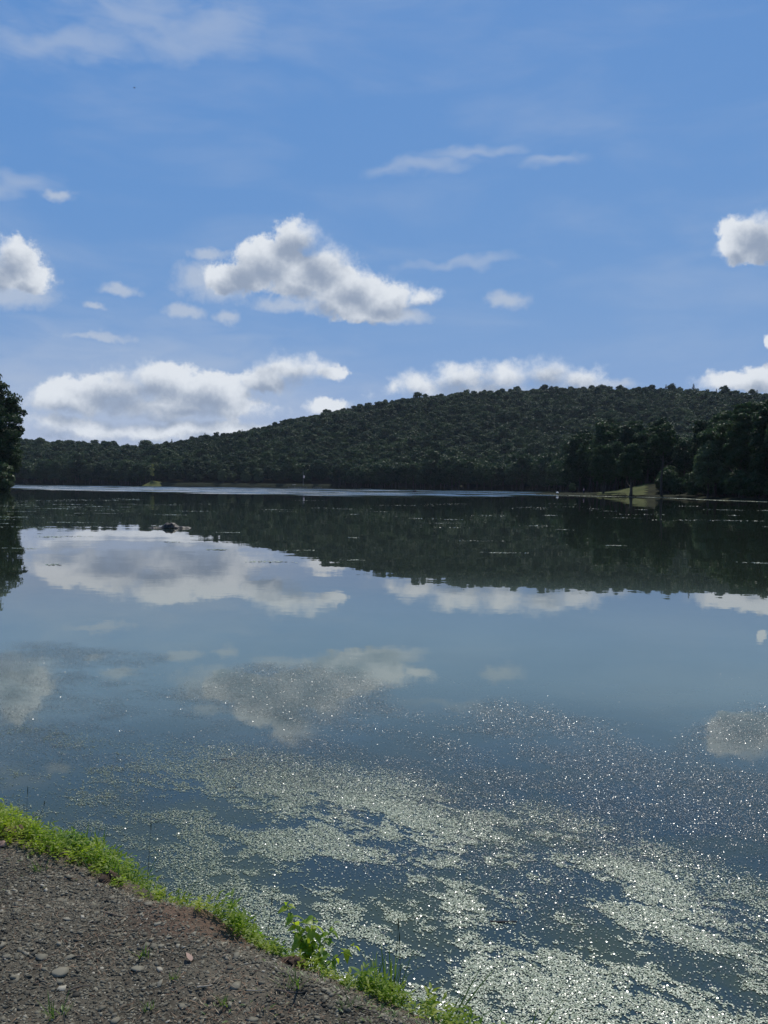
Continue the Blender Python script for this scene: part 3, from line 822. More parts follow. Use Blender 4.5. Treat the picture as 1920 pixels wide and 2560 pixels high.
def build_dock(loc, rz, L, Wd, n, label):
    e = empty('dock', loc, rz)
    plank = Geo().box((0, 0, 0), (L / n * 0.94, Wd, 0.07)).mesh('plank', M_GREYWOOD)
    for k in range(n):
        link('plank', plank, e, (-L / 2 + (k + .5) * L / n, 0, 0.62))
    beam = Geo().box((0, 0, 0), (L, 0.16, 0.24)).mesh('beam', M_GREYWOOD)
    for s in (-1, 1):
        link('beam', beam, e, (0, s * (Wd / 2 - 0.1), 0.46))
    post = Geo().tube([(0, 0, -0.8), (0, 0, 0.45), (0, 0, 1.05)], 0.11, 8).mesh('post', M_GREYWOOD, True)
    for k in range(4):
        for s in (-1, 1):
            link('post', post, e, (-L / 2 + 0.4 + k * (L - 0.8) / 3, s * (Wd / 2 + 0.1), 0))
    return tag(e, label, 'dock')
build_dock((-67.0, 630.6, 0), -0.10, 15.0, 1.8, 16, 'long low wooden dock at the waterline left of the flagpole')
build_dock((-50.8, 623.4, 0), -0.55, 6.4, 2.4, 9, 'short pale dock right of the flagpole on the far shore')

def hull_mesh(name, L, B, Hh, mat, th=0.04):
    """open rowing-boat hull, inside and outside skins"""
    st = np.linspace(-1, 1, 15); sec = np.linspace(-1, 1, 11)
    V = []
    for sk in (0, 1):
        for s in st:
            w = B / 2 * (1 - abs(s) ** 2.6) ** 0.75 if abs(s) < 1 else 0.0
            w = max(w - sk * th, 0.004); rise = Hh * 0.35 * abs(s) ** 2.2
            for q in sec:
                yy = w * math.sin(q * math.pi / 2)
                zz = Hh * (1 - math.cos(q * math.pi / 2) ** 0.8) * 0.98 + rise + (th if sk else 0) * (1 - abs(q))
                V.append((s * (L / 2 - sk * th), yy, zz))
    ns, nq = len(st), len(sec); F = []
    for sk in (0, 1):
        o = sk * ns * nq
        for i in range(ns - 1):
            for j in range(nq - 1):
                q = (o + i * nq + j, o + (i + 1) * nq + j, o + (i + 1) * nq + j + 1, o + i * nq + j + 1)
                F.append(q if sk else q[::-1])
    for i in range(ns - 1):
        for j in (0, nq - 1):
            F.append((i * nq + j, (i + 1) * nq + j, ns * nq + (i + 1) * nq + j, ns * nq + i * nq + j))
    return mesh_np(name, V, [np.array(F)], mat, smooth=True)

def build_rowboat(loc, rz, mat, label, flip=False, oars=False, L=3.2, B=1.25, Hh=0.5):
    e = empty('rowboat', loc, rz)
    parts = [link('hull', hull_mesh('hull', L, B, Hh, mat), e)]
    bench = Geo().box((0, 0, 0), (0.24, B * 0.86, 0.035)).mesh('seat', M_GREYWOOD)
    for x_ in (-0.7, 0.15, 0.95):
        parts.append(link('seat', bench, e, (x_ * L / 3.2, 0, Hh * 0.72)))
    if oars:
        for s in (-1, 1):
            g = Geo()
            g.tube([(0.35, s * 0.25, Hh + 0.28), (0.32, s * B * 0.5, Hh + 0.10), (0.28, s * 1.75, 0.12)], [.028, .026, .024], 7)
            g.add([(0.28 + dx_, s * yy, zz) for dx_, yy, zz in ((-.07, 1.70, .14), (.07, 1.70, .14), (.09, 2.05, .05), (-.09, 2.05, .05), (-.07, 1.70, .115), (.07, 1.70, .115), (.09, 2.05, .025), (-.09, 2.05, .025))],
                  [np.array([(0, 1, 2, 3), (7, 6, 5, 4), (0, 4, 5, 1), (1, 5, 6, 2), (2, 6, 7, 3), (3, 7, 4, 0)])])
            link('oar', g.mesh('oar', M_DARKWOOD), e)
    if flip:
        for p in parts:
            p.rotation_euler = (math.pi, 0, 0); p.location.z = Hh + 0.12 - p.location.z
    return tag(e, label, 'boat')

M_DARKHULL = flat_mat('dark_hull', (0.03, 0.032, 0.035), 0.6, 0.2)
boat = build_rowboat((11.45, 309.8, -0.12), R(62), M_DARKHULL, 'small dark rowing boat with oars out on the open lake', oars=True)
build_rowboat((54.6, 257.4, zat(54.6, 257.4) + 0.05), R(70), M_WHITE, 'small white overturned boat lying on the low right spit', flip=True, L=2.0, B=0.8, Hh=0.36)
build_rowboat((-70.2, 641.5, 2.2), R(12), M_GREYWOOD, 'grey overturned boat on the bank left of the flagpole', flip=True, L=4.2)
build_rowboat((-58.8, 636.5, 1.2), R(-15), M_GREYWOOD, 'grey overturned boat on the bank just right of the flagpole', flip=True, L=3.4)

def skin_person(name, joints, edges, radii, mat, root, loc, rz, parent=None):
    me = bpy.data.meshes.new(name)
    me.from_pydata(joints, edges, [])
    o = link(name, me, parent)
    o.location = loc; o.rotation_euler = (0, 0, rz)
    sk = o.modifiers.new('skin', 'SKIN')
    for v, rr_ in zip(me.skin_vertices[0].data if me.skin_vertices else [], radii):
        v.radius = (rr_, rr_)
    ss = o.modifiers.new('smooth', 'SUBSURF'); ss.levels = 1; ss.render_levels = 1
    me.materials.append(mat)
    return o

def person(loc, rz, joints, edges, radii, cloth, skin_m, hair_m, label):
    """body: one continuous skinned surface; hair a child. Clothing colours by height on the body."""
    me = bpy.data.meshes.new('person')
    me.from_pydata(joints, edges, [])
    o = link('person', me)
    o.location = loc; o.rotation_euler = (0, 0, rz)
    bpy.context.view_layer.objects.active = o
    o.modifiers.new('skin', 'SKIN')
    lay = me.skin_vertices[0] if len(me.skin_vertices) else None
    if lay:
        for i, rr_ in enumerate(radii):
            lay.data[i].radius = (rr_, rr_)
            lay.data[i].use_root = (i == 0)
    ss = o.modifiers.new('smooth', 'SUBSURF'); ss.levels = 2; ss.render_levels = 2
    me.materials.append(cloth)
    h = joints[5]
    th = np.linspace(0, np.pi * 0.62, 6); a = np.linspace(0, 2 * np.pi, 12, endpoint=False)
    V = np.array([(0.108 * math.sin(t) * math.cos(b) - 0.012, 0.10 * math.sin(t) * math.sin(b), 0.03 + 0.125 * math.cos(t)) for t in th for b in a]) + np.array(h)
    F = np.array([(i * 12 + j, (i + 1) * 12 + j, (i + 1) * 12 + (j + 1) % 12, i * 12 + (j + 1) % 12) for i in range(5) for j in range(12)])
    link('hair', mesh_np('hair', V, [F], hair_m, smooth=True), o)
    return tag(o, label, 'person')

def cloth_mat(name, low, top, zcut, skin, zneck):
    m, T, b, o = new_mat(name)
    z = T.xyz(T.node('ShaderNodeTexCoord').outputs['Object'])[2]
    c = T.mix(T.step(z, zcut - .01, zcut + .01), low, top)
    T.put(b.inputs['Base Color'], T.mix(T.step(z, zneck - .01, zneck + .01), c, skin))
    b.inputs['Roughness'].default_value = 0.8
    return m
M_HAIR = flat_mat('hair', (0.03, 0.022, 0.016), 0.6, 0.2)
SKIN = (0.42, 0.27, 0.20)
# seated rower, facing -X of the boat, hands on the oar grips
jr = [(0, 0, 0.42), (0.0, 0, 0.62), (-0.05, 0, 0.86), (-0.06, 0, 0.97), (-0.07, 0, 1.03), (-0.08, 0, 1.16),
      (-0.05, .19, .88), (-0.16, .25, .66), (-0.36, .23, .62), (-0.42, .22, .62),
      (-0.05, -.19, .88), (-0.16, -.25, .66), (-0.36, -.23, .62), (-0.42, -.22, .62),
      (-.02, .10, .42), (-.42, .13, .47), (-.66, .13, .14), (-.80, .13, .16),
      (-.02, -.10, .42), (-.42, -.13, .47), (-.66, -.13, .14), (-.80, -.13, .16)]
er = [(0, 1), (1, 2), (2, 3), (3, 4), (4, 5), (2, 6), (6, 7), (7, 8), (8, 9), (2, 10), (10, 11), (11, 12), (12, 13), (0, 14), (14, 15), (15, 16), (16, 17), (0, 18), (18, 19), (19, 20), (20, 21)]
rr = [.15, .145, .15, .065, .058, .098, .07, .05, .036, .042, .07, .05, .036, .042, .09, .07, .05, .045, .09, .07, .05, .045]
c_, s_ = math.cos(R(62)), math.sin(R(62))
person((11.45 + 0.78 * c_, 309.8 + 0.78 * s_, -0.16), R(62), jr, er, rr, cloth_mat('rower_clothes', (.04, .045, .06), (.05, .035, .04), .45, SKIN, .95), None, M_HAIR, 'person in dark clothes rowing the small boat on the lake')
# standing figure by the spit
js = [(0, 0, .95), (0, 0, 1.14), (0, 0, 1.40), (0.01, 0, 1.50), (0.02, 0, 1.56), (0.03, 0, 1.68),
      (0, .19, 1.42), (.02, .25, 1.14), (.08, .26, .90), (.10, .26, .82), (0, -.19, 1.42), (.02, -.25, 1.14), (.08, -.26, .90), (.10, -.26, .82),
      (0, .10, .90), (.02, .11, .50), (0, .12, .09), (.14, .13, .04), (0, -.10, .90), (.02, -.11, .50), (0, -.12, .09), (.14, -.13, .04)]
px_, py_ = 62.2, 254.4
person((px_, py_, zat(px_, py_)), R(200), js, er, rr, cloth_mat('walker_clothes', (.03, .035, .06), (.55, .33, .34), .98, SKIN, 1.48), None, M_HAIR, 'person in a pale pink top standing by the right spit')

def build_table(x, y, rz):
    e = empty('picnic_table', (x, y, zat(x, y) + 0.06), rz)
    pl = Geo().box((0, 0, 0), (1.9, 0.135, 0.045)).mesh('plank', M_DARKWOOD)
    for k in range(5):
        link('plank', pl, e, (0, -0.30 + k * 0.15, 0.75))
    for s in (-1, 1):
        for k in (0, 1):
            link('plank', pl, e, (0, s * (0.62 + k * 0.15), 0.45))
    for sx in (-0.7, 0.7):
        for s in (-1, 1):
            link('leg', Geo().tube([(sx, s * 0.62, 0.0), (sx, s * 0.22, 0.72)], 0.05, 6).mesh('leg', M_DARKWOOD), e)
        link('crossbar', Geo().box((sx, 0, 0.40), (0.05, 1.55, 0.09)).mesh('crossbar', M_DARKWOOD), e)
    tag(e, 'dark wooden picnic table in the shade on the small lawn', 'table')
build_table(65.4, 224.5, R(25))

def build_post(x, y, h, label):
    g = Geo().tube([(0, 0, -0.5), (0.01, 0, h * .5), (0, 0.01, h)], [.09, .085, .08], 9)
    tag(link('mooring_post', g.mesh('mooring_post', M_DARKWOOD, True), None, (x, y, 0)), label, 'post', 'posts in the water off the spit')
build_post(55.6, 270.5, 1.4, 'leftmost dark post standing at the right spit')
build_post(57.6, 270.0, 1.2, 'middle dark post standing at the right spit')
build_post(59.6, 269.0, 1.5, 'rightmost dark post standing at the right spit')

# half-sunk weedy stump
def build_stump():
    r = np.random.default_rng(9)
    m = attr_mat('wet_stump', [(0, (.008, .007, .006)), (.6, (.022, .018, .012)), (1, (.04, .04, .02))], 0.6, 0.4, 0.6, 20)
    nx_, ny_ = 50, 16
    xs = np.linspace(-1.12, 1.0, nx_); ys = np.linspace(-0.32, 0.32, ny_)
    Xg, Yg = np.meshgrid(xs, ys, indexing='ij')
    h = 0.22 * np.exp(-((Xg + 0.03) / 0.27) ** 4) + 0.13 * np.exp(-((Xg - 0.30) / 0.22) ** 2) + 0.085 * np.exp(-((Xg - 0.72) / 0.26) ** 4) + 0.075 * np.exp(-((Xg + 0.62) / 0.42) ** 4)
    h = h * (0.7 + 0.75 * fbm(Xg * 5 + 30, Yg * 5 + 7, 4, 21)) * np.clip(1.35 - (np.abs(Yg) / 0.30) ** 2, 0, 1) - 0.035
    V = np.stack([Xg + 0.02 * r.normal(size=Xg.shape), Yg + 0.02 * r.normal(size=Xg.shape), h], -1).reshape(-1, 3)
    i = np.arange(nx_ - 1)[:, None] * ny_; j = np.arange(ny_ - 1)[None]
    F = np.stack([i + j, i + ny_ + j, i + ny_ + j + 1, i + j + 1], -1).reshape(-1, 4)
    o = link('stump', mesh_np('stump', V, [F], m, r.random(len(V))), None, (-10.2, 38.95, 0))
    tag(o, 'dark lumpy stump breaking the calm water left of centre', 'stump')
build_stump()

# bird
def build_bird():
    g = Geo()
    t = np.linspace(0, 1, 9)
    g.tube(np.stack([-0.14 + 0.28 * t, 0 * t, 0.02 * np.sin(t * 3)], 1), 0.004 + 0.036 * np.sin(np.pi * np.clip(t * 0.95 + .03, 0, 1)) ** 0.8, 8)
    for s in (-1, 1):
        g.add([(0.05, s * .02, .02), (-0.05, s * .02, .02), (-0.04, s * .17, .10), (0.05, s * .18, .11), (-0.09, s * .36, .06),
               (0.05, s * .02, .01), (-0.05, s * .02, .01), (-0.04, s * .17, .09), (0.05, s * .18, .10)],
              [np.array([(0, 1, 2, 3), (8, 7, 6, 5), (0, 3, 8, 5), (1, 6, 7, 2)]), np.array([(3, 2, 4), (8, 4, 7)])])
    g.add([(-0.12, -.02, .0), (-0.12, .02, 0), (-0.22, .045, 0), (-0.22, -.045, 0), (-.12, 0, .012)], [np.array([(0, 1, 2, 3)]), np.array([(0, 4, 1), (1, 4, 2), (2, 4, 3), (3, 4, 0)])])
    o = link('bird', g.mesh('bird', flat_mat('bird_feathers', (.03, .03, .035), .8)), None, (-35.18, 114.73, 56.84))
    o.rotation_euler = (R(20), R(-8), R(35))
    tag(o, 'tiny dark bird flying below the upper left cloud', 'bird')
build_bird()

# ------------------------------------------------------------------ the near bank
def bank_h(P):
    P = np.asarray(P, float).reshape(-1, 2)
    z = ground_h(P)
    x, y = P[:, 0], P[:, 1]
    sd = lake_sd(P)
    land = np.clip(sd / 0.3, 0, 1)
    z = z + (fbm(x * 3 + 50, y * 3 + 50, 4, 31) - 0.5) * 0.05 * land
    z = z + (fbm(x * 14 + 50, y * 14 + 50, 3, 35) - 0.5) * 0.016 * land
    z = z + 0.045 * np.exp(-(((x + 0.66) / 0.22) ** 2 + ((y - 3.15) / 0.12) ** 2))
    return z

M_DIRT, T, b, o_ = new_mat('dirt')
pos = T.node('ShaderNodeNewGeometry').outputs['Position']
n1 = T.noise(pos, 3.0, 6, 0.65); n2 = T.noise(pos, 45.0, 4, 0.6)
X, Y, Z = T.xyz(pos)
soil = T.step(T.vec('LENGTH', T.vec('MULTIPLY', T.vec('SUBTRACT', pos, (-0.66, 3.09, 0.45)), (2.9, 5.0, 0.5))), 0.5, 1.15, 1.0, 0.0)
soil = T.math('MULTIPLY', soil, T.step(n2, 0.25, 0.55))
col = T.mix(T.step(n1, 0.35, 0.65), (0.050, 0.043, 0.031), (0.095, 0.083, 0.060))
n3 = T.noise(pos, 160.0, 3, 0.6)
col = T.mix(T.math('MULTIPLY', T.step(n3, 0.52, 0.70), 0.6), col, (0.16, 0.145, 0.11))
col = T.mix(T.math('MULTIPLY', T.step(n3, 0.46, 0.34), 0.6), col, (0.03, 0.026, 0.02))
col = T.mix(soil, col, (0.105, 0.072, 0.050))
T.put(b.inputs['Base Color'], col)
b.inputs['Specular IOR Level'].default_value = 0.1
b.inputs['Roughness'].default_value = 0.95
bn = T.node('ShaderNodeBump'); bn.inputs['Strength'].default_value = 0.8; bn.inputs['Distance'].default_value = 0.01
T.l.new(n2, bn.inputs['Height']); T.l.new(bn.outputs[0], b.inputs['Normal'])

def build_bank():
    def axis(lo, hi, a, b_, fine, coarse):
        return np.concatenate([np.arange(lo, a, coarse), np.arange(a, b_, fine), np.arange(b_, hi + coarse, coarse)])
    xs = axis(-14, 6, -2.6, 1.2, 0.02, 0.35); ys = axis(-6, 12, 1.9, 4.7, 0.02, 0.35)
    Xg, Yg = np.meshgrid(xs, ys, indexing='ij')
    P = np.stack([Xg, Yg], -1).reshape(-1, 2)
    z = bank_h(P)
    sd = lake_sd(P)
    edge = np.minimum.reduce([P[:, 0] + 14, 6 - P[:, 0], P[:, 1] + 6, 12 - P[:, 1]])
    z = z - np.clip(0.6 - edge, 0, 0.6) * 0.2
    keep = sd > -1.0
    ny = len(ys); i = np.arange(len(xs) - 1)[:, None] * ny; j = np.arange(ny - 1)[None]
    F = np.stack([i + j, i + ny + j, i + ny + j + 1, i + j + 1], -1).reshape(-1, 4)
    F = F[keep[F].any(1)]
    o = link('gravel_path', mesh_np('gravel_path', np.column_stack([P, z]), [F], M_DIRT, smooth=True))
    return tag(o, kind='structure')
PATH = build_bank()

# ---- gravel
ICO_V = None
def ico():
    p = (1 + 5 ** .5) / 2
    V = np.array([(-1, p, 0), (1, p, 0), (-1, -p, 0), (1, -p, 0), (0, -1, p), (0, 1, p), (0, -1, -p), (0, 1, -p), (p, 0, -1), (p, 0, 1), (-p, 0, -1), (-p, 0, 1)], float)
    F = np.array([(0, 11, 5), (0, 5, 1), (0, 1, 7), (0, 7, 10), (0, 10, 11), (1, 5, 9), (5, 11, 4), (11, 10, 2), (10, 7, 6), (7, 1, 8), (3, 9, 4), (3, 4, 2), (3, 2, 6), (3, 6, 8), (3, 8, 9), (4, 9, 5), (2, 4, 11), (6, 2, 10), (8, 6, 7), (9, 8, 1)])
    return norm(V), F
ICO_V, ICO_F = ico()

M_STONE = attr_mat('gravel_stone', [(0, (.034, .031, .023)), (.35, (.088, .081, .058)), (.65, (.152, .140, .101)), (.88, (.225, .207, .153)), (1, (.31, .287, .222))], 0.8, 0.2)
def inner_sd(P):
    x = P[:, 0]
    # width of the planted strip changes along the bank
    return (fbm(P[:, 0] * 4.5 + 60, P[:, 1] * 4.5 + 60, 3, 210) - 0.5) * 0.13 + np.interp(x, [-3, -1.75, -1.2, -0.9, -0.6, -0.3, 0.1, 0.5], [.56, .55, .40, .34, .27, .32, .28, .27])

def scatter(n, x0, x1, y0, y1, r):
    return np.stack([r.uniform(x0, x1, n), r.uniform(y0, y1, n)], 1)

CHIP_V = np.array([(-1, -1, -1), (1, -1, -1), (1, 1, -1), (-1, 1, -1), (-.8, -.8, 1), (.8, -.8, 1), (.8, .8, 1), (-.8, .8, 1)], float) * 0.8
CHIP_F = np.array([(3, 2, 1, 0), (4, 5, 6, 7), (0, 1, 5, 4), (1, 2, 6, 5), (2, 3, 7, 6), (3, 0, 4, 7)])
def build_gravel():
    r = np.random.default_rng(40)
    P = np.concatenate([scatter(112000, -2.1, 0.6, 2.2, 4.1, r), scatter(24000, -4.6, -1.9, 1.2, 5.6, r), scatter(12000, -4.5, 2.5, -0.5, 6.0, r)])
    sd = lake_sd(P)
    keep = (sd > inner_sd(P) - 0.06) & (r.random(len(P)) < np.clip((sd - inner_sd(P) + 0.10) / 0.16, 0, 1))
    bare = np.exp(-(((P[:, 0] + 0.64) / 0.24) ** 2 + ((P[:, 1] - 3.10) / 0.13) ** 2))
    keep &= r.random(len(P)) > bare * 0.95
    thin = fbm(P[:, 0] * 3, P[:, 1] * 3, 3, 44)
    keep &= r.random(len(P)) < np.clip(0.6 + (thin - 0.35) * 2.2, 0.4, 1)
    P = P[keep]; n = len(P)
    size = 0.0029 * np.exp(r.normal(0, 0.48, n)); size = np.clip(size, 0.0018, 0.014); print('stones', n)
    z = bank_h(P)
    V = CHIP_V[None] * np.clip(1 + 0.26 * r.normal(size=(n, 8, 3)), .35, 1.7)
    V = V * np.stack([r.uniform(0.9, 1.7, n), r.uniform(0.7, 1.1, n), r.uniform(0.22, 0.52, n)], 1)[:, None]
    a = r.uniform(0, 6.28, n); c, s = np.cos(a)[:, None], np.sin(a)[:, None]
    V = np.stack([V[..., 0] * c - V[..., 1] * s, V[..., 0] * s + V[..., 1] * c, V[..., 2]], -1)
    tx, ty = r.normal(0, .22, n)[:, None], r.normal(0, .22, n)[:, None]
    V[..., 2] += V[..., 0] * tx + V[..., 1] * ty
    V = V * size[:, None, None] + np.column_stack([P, z + size * 0.15])[:, None]
    F = (CHIP_F[None] + np.arange(n)[:, None, None] * 8).reshape(-1, 4)
    tone = np.clip(r.normal(0.42, 0.24, n), 0, 1)
    o = link('gravel', mesh_np('gravel', V.reshape(-1, 3), [F], M_STONE, np.repeat(tone, 8)), PATH)
    tag(o, kind='stuff')
    # larger stones, each its own piece
    protos = []
    for k in range(8):
        J = 1 + 0.22 * r.normal(size=12)
        Vp = ICO_V * np.clip(1 + 0.25 * r.normal(size=(12, 3)), .5, 1.5) * np.array([1.35, 0.9, 0.17])
        protos.append(mesh_np('stone', Vp, [ICO_F], M_STONE, np.full(12, 0.20 + 0.07 * k)))
    big = [(-1.17, 2.78, .020), (-1.07, 2.70, .030), (-0.82, 2.74, .024), (-0.62, 2.53, .014), (-0.47, 2.62, .018), (-0.39, 2.48, .017), (-1.29, 2.77, .018), (-0.81, 2.46, .016), (-0.82, 3.19, .013)]
    Q = scatter(1500, -1.9, 0.3, 2.3, 3.7, r)
    Q = Q[lake_sd(Q) > inner_sd(Q) + 0.03][:170]
    allp = big + [(q[0], q[1], 0.0060 * math.exp(r.normal(0, .30))) for q in Q]
    for k, (x, y, s) in enumerate(allp):
        st = link('stone', protos[(7 if k in (1, 2, 8) else 6) if k < 9 else int(r.integers(0, 7))], PATH, (x, y, float(bank_h([(x, y)])[0]) + s * 0.12))
        st.scale = (s, s, s); st.rotation_euler = (r.normal(0, .12), r.normal(0, .12), r.uniform(0, 6.28))
build_gravel()

# ---- leaves and grass blades
def leaf_geo(base, dirn, nrm, L, Wd, droop, fold=0.0):
    side = norm(np.cross(dirn, nrm)); nn = np.cross(side, dirn)
    def at(t, w):
        c = base + dirn * (L * t)[:, None] - nn * (droop * L * t * t)[:, None]
        return c, side * (Wd * w * 0.5)[:, None]
    one = np.ones(len(L))
    p0, s0 = at(one * 0.0, 0.0); p1, s1 = at(one * 0.33, 1.0); p2, s2 = at(one * 0.7, 0.75); p3, _ = at(one * 1.0, 0.0)
    lift = nn * (Wd * fold)[:, None]
    V = np.stack([p0, p1 - s1 + lift, p1, p1 + s1 + lift, p2 - s2 + lift * .7, p2, p2 + s2 + lift * .7, p3], 1)
    n = len(L); k = np.arange(n)[:, None] * 8
    T3 = np.concatenate([k + np.array([0, 2, 1]), k + np.array([0, 3, 2]), k + np.array([4, 5, 7]), k + np.array([5, 6, 7])])
    Q4 = np.concatenate([k + np.array([1, 2, 5, 4]), k + np.array([2, 3, 6, 5])])
    return V.reshape(-1, 3), [T3, Q4]

M_LIME = leaf_mat('lime_leaves', (0.09, 0.165, 0.010), (0.28, 0.32, 0.018), 0.58, ((0.18, 0.44, 0.006), (0.58, 0.74, 0.012)), 0.5, 0.35, True, False)
M_GREEN = leaf_mat('green_leaves', (0.055, 0.12, 0.014), (0.12, 0.20, 0.022), 0.45, ((0.12, 0.36, 0.010), (0.28, 0.52, 0.02)), 0.5, 0.35, True, False)
M_BLADE = leaf_mat('grass_blades', (0.05, 0.10, 0.018), (0.11, 0.17, 0.03), 0.40, ((0.10, 0.22, 0.02), (0.22, 0.34, 0.04)), 0.45, 0.4, True, False)
M_DRY = attr_mat('dry_stems', [(0, (.10, .055, .035)), (.5, (.20, .125, .075)), (1, (.34, .28, .19))], 0.85, 0.2)

def strip_points(n, r, lo=0.04, hi_off=0.0, x0=-3.4, x1=1.6):
    P = scatter(n, x0, x1, 1.7, 5.6, r)
    sd = lake_sd(P); w = inner_sd(P)
    f = (sd - lo) / (w + hi_off - lo)
    k = (f > 0) & (f < 1)
    return P[k], f[k]

def build_cover():
    r = np.random.default_rng(60)
    # low lime ground cover: little plants of lance-shaped leaves
    P, f = strip_points(42000, r, 0.05, 0.0)
    dens = fbm(P[:, 0] * 4 + 9, P[:, 1] * 4 + 3, 3, 61)
    wedge = np.clip((1.02 - f) * 6, 0, 1)
    k = r.random(len(P)) < np.clip(0.5 + (dens - 0.42) * 3.2, 0.04, 1) * wedge
    P, f = P[k], f[k]
    ph = (0.035 + 0.075 * np.sin(np.clip(1 - f, 0, 1) * 2.4)) * r.uniform(0.5, 1.35, len(P))
    ph *= 0.2 + 1.1 * fbm(P[:, 0] * 5 + 2, P[:, 1] * 5, 3, 66)
    nl = 9
    idx = np.repeat(np.arange(len(P)), nl)
    lvl = np.tile(np.linspace(0.25, 1.0, nl), len(P))
    a = r.uniform(0, 6.28, len(idx)) ; up = 0.15 + 0.75 * lvl * r.uniform(0.5, 1.1, len(idx))
    z0 = bank_h(P)
    base = np.column_stack([P[idx] + r.normal(0, .004, (len(idx), 2)), z0[idx] + ph[idx] * lvl])
    d = norm(np.stack([np.cos(a), np.sin(a), up], 1))
    nrm = norm(np.stack([-np.cos(a) * up, -np.sin(a) * up, np.ones(len(a))], 1) + 0.25 * r.normal(size=(len(a), 3)))
    L = r.uniform(0.014, 0.032, len(idx)) * (0.75 + 4.0 * ph[idx]); Wd = L * r.uniform(0.24, 0.42, len(idx))
    V, F = leaf_geo(base, d, nrm, L, Wd, r.uniform(0.1, 0.5, len(idx)), 0.15)
    tone = np.clip(0.62 * (f[idx]) + 0.40 * r.random(len(idx)) - 0.08 + 0.9 * (fbm(P[:, 0] * 7, P[:, 1] * 7 + 30, 2, 67)[idx] - 0.5), 0, 1)
    tag(link('ground_cover', mesh_np('ground_cover', V, F, M_LIME, np.repeat(tone, 8))), 'bright lime green ground cover along the water edge', 'plants', kind='stuff')
    # broader green weeds among it
    P, f = strip_points(6000, r, 0.05, -0.10)
    dens = fbm(P[:, 0] * 3 + 40, P[:, 1] * 3, 3, 71)
    k = r.random(len(P)) < np.clip((dens - 0.42) * 4, 0, 0.8)
    P, f = P[k], f[k]; nl = 10
    ph = r.uniform(0.04, 0.11, len(P))
    idx = np.repeat(np.arange(len(P)), nl); lvl = np.tile(np.linspace(0.15, 1.0, nl), len(P))
    a = np.tile(np.arange(nl) * 2.4, len(P)) + np.repeat(r.uniform(0, 6.28, len(P)), nl)
    up = 0.3 + 0.9 * lvl * r.uniform(0.5, 1.1, len(idx))
    base = np.column_stack([P[idx], bank_h(P)[idx] + ph[idx] * lvl])
    d = norm(np.stack([np.cos(a), np.sin(a), up], 1))
    nrm = norm(np.stack([-np.cos(a) * up, -np.sin(a) * up, np.ones(len(a))], 1) + 0.2 * r.normal(size=(len(a), 3)))
    L = r.uniform(0.022, 0.05, len(idx)); Wd = L * r.uniform(0.26, 0.40, len(idx))
    V, F = leaf_geo(base, d, nrm, L, Wd, r.uniform(0.15, 0.6, len(idx)), 0.15)
    tag(link('bank_weeds', mesh_np('bank_weeds', V, F, M_GREEN, np.repeat(r.random(len(idx)), 8))), 'leafy green weeds growing in the strip along the bank', 'weeds', kind='stuff')
    # grass blades
    P, f = strip_points(9000, r, 0.02, -0.02)
    dens = fbm(P[:, 0] * 3.5 + 4, P[:, 1] * 3.5 + 80, 3, 81)
    k = r.random(len(P)) < np.clip((dens - 0.36) * 3.2, 0.03, 0.9)
    P, f = P[k], f[k]; n = len(P)
    a = r.uniform(0, 6.28, n); t = r.uniform(0.05, 0.5, n)
    d = norm(np.stack([np.cos(a) * t, np.sin(a) * t, np.ones(n)], 1))
    nrm = norm(np.stack([np.cos(a), np.sin(a), -t], 1))
    L = r.uniform(0.05, 0.17, n) * (1.1 - 0.5 * f); Wd = r.uniform(0.0025, 0.006, n)
    V, F = leaf_geo(np.column_stack([P, bank_h(P)]), d, -nrm, L, Wd, r.uniform(0.05, 0.45, n), 0.1)
    tag(link('bank_grass', mesh_np('bank_grass', V, F, M_BLADE, np.repeat(r.random(n), 8))), 'thin green grass blades scattered through the bank plants', 'grass', kind='stuff')
    # dry brown stems and moss between plants and gravel
    P = scatter(60000, -2.6, 0.8, 2.1, 4.4, r)
    sd = lake_sd(P); w = inner_sd(P)
    edge = np.exp(-((sd - w + .02) / 0.07) ** 2)
    bare = np.exp(-(((P[:, 0] + 0.64) / 0.24) ** 2 + ((P[:, 1] - 3.10) / 0.13) ** 2))
    patch = np.clip((fbm(P[:, 0] * 4, P[:, 1] * 4 + 70, 3, 93) - 0.60) * 5, 0, 1)
    dn = np.maximum(np.maximum(edge * 0.55, bare), np.where(sd > w, 0.08 + patch * 0.6, 0)) * (sd > 0.1)
    P = P[r.random(len(P)) < dn * 0.9]; n = len(P)
    a = r.uniform(0, 6.28, n); t = r.uniform(-0.1, 0.45, n)
    d = norm(np.stack([np.cos(a), np.sin(a), t], 1)); nrm = norm(np.stack([-np.cos(a) * t, -np.sin(a) * t, np.ones(n)], 1))
    L = r.uniform(0.010, 0.035, n); Wd = r.uniform(0.0012, 0.0028, n)
    V, F = leaf_geo(np.column_stack([P, bank_h(P) + 0.004]), d, nrm, L, Wd, r.uniform(-.2, .3, n), 0.2)
    b2 = np.exp(-(((P[:, 0] + 0.64) / 0.22) ** 2 + ((P[:, 1] - 3.11) / 0.12) ** 2))
    tone = np.clip(r.random(n) * (1 - 0.6 * b2), 0, 1)
    tag(link('dry_litter', mesh_np('dry_litter', V, F, M_DRY, np.repeat(tone, 8))), 'dry brown stems and plant litter lying on the gravel edge', 'litter', kind='stuff')
    # sparse green sprouts in the gravel
    P = scatter(16000, -2.4, 0.7, 2.1, 4.2, r)
    sd = lake_sd(P); w = inner_sd(P)
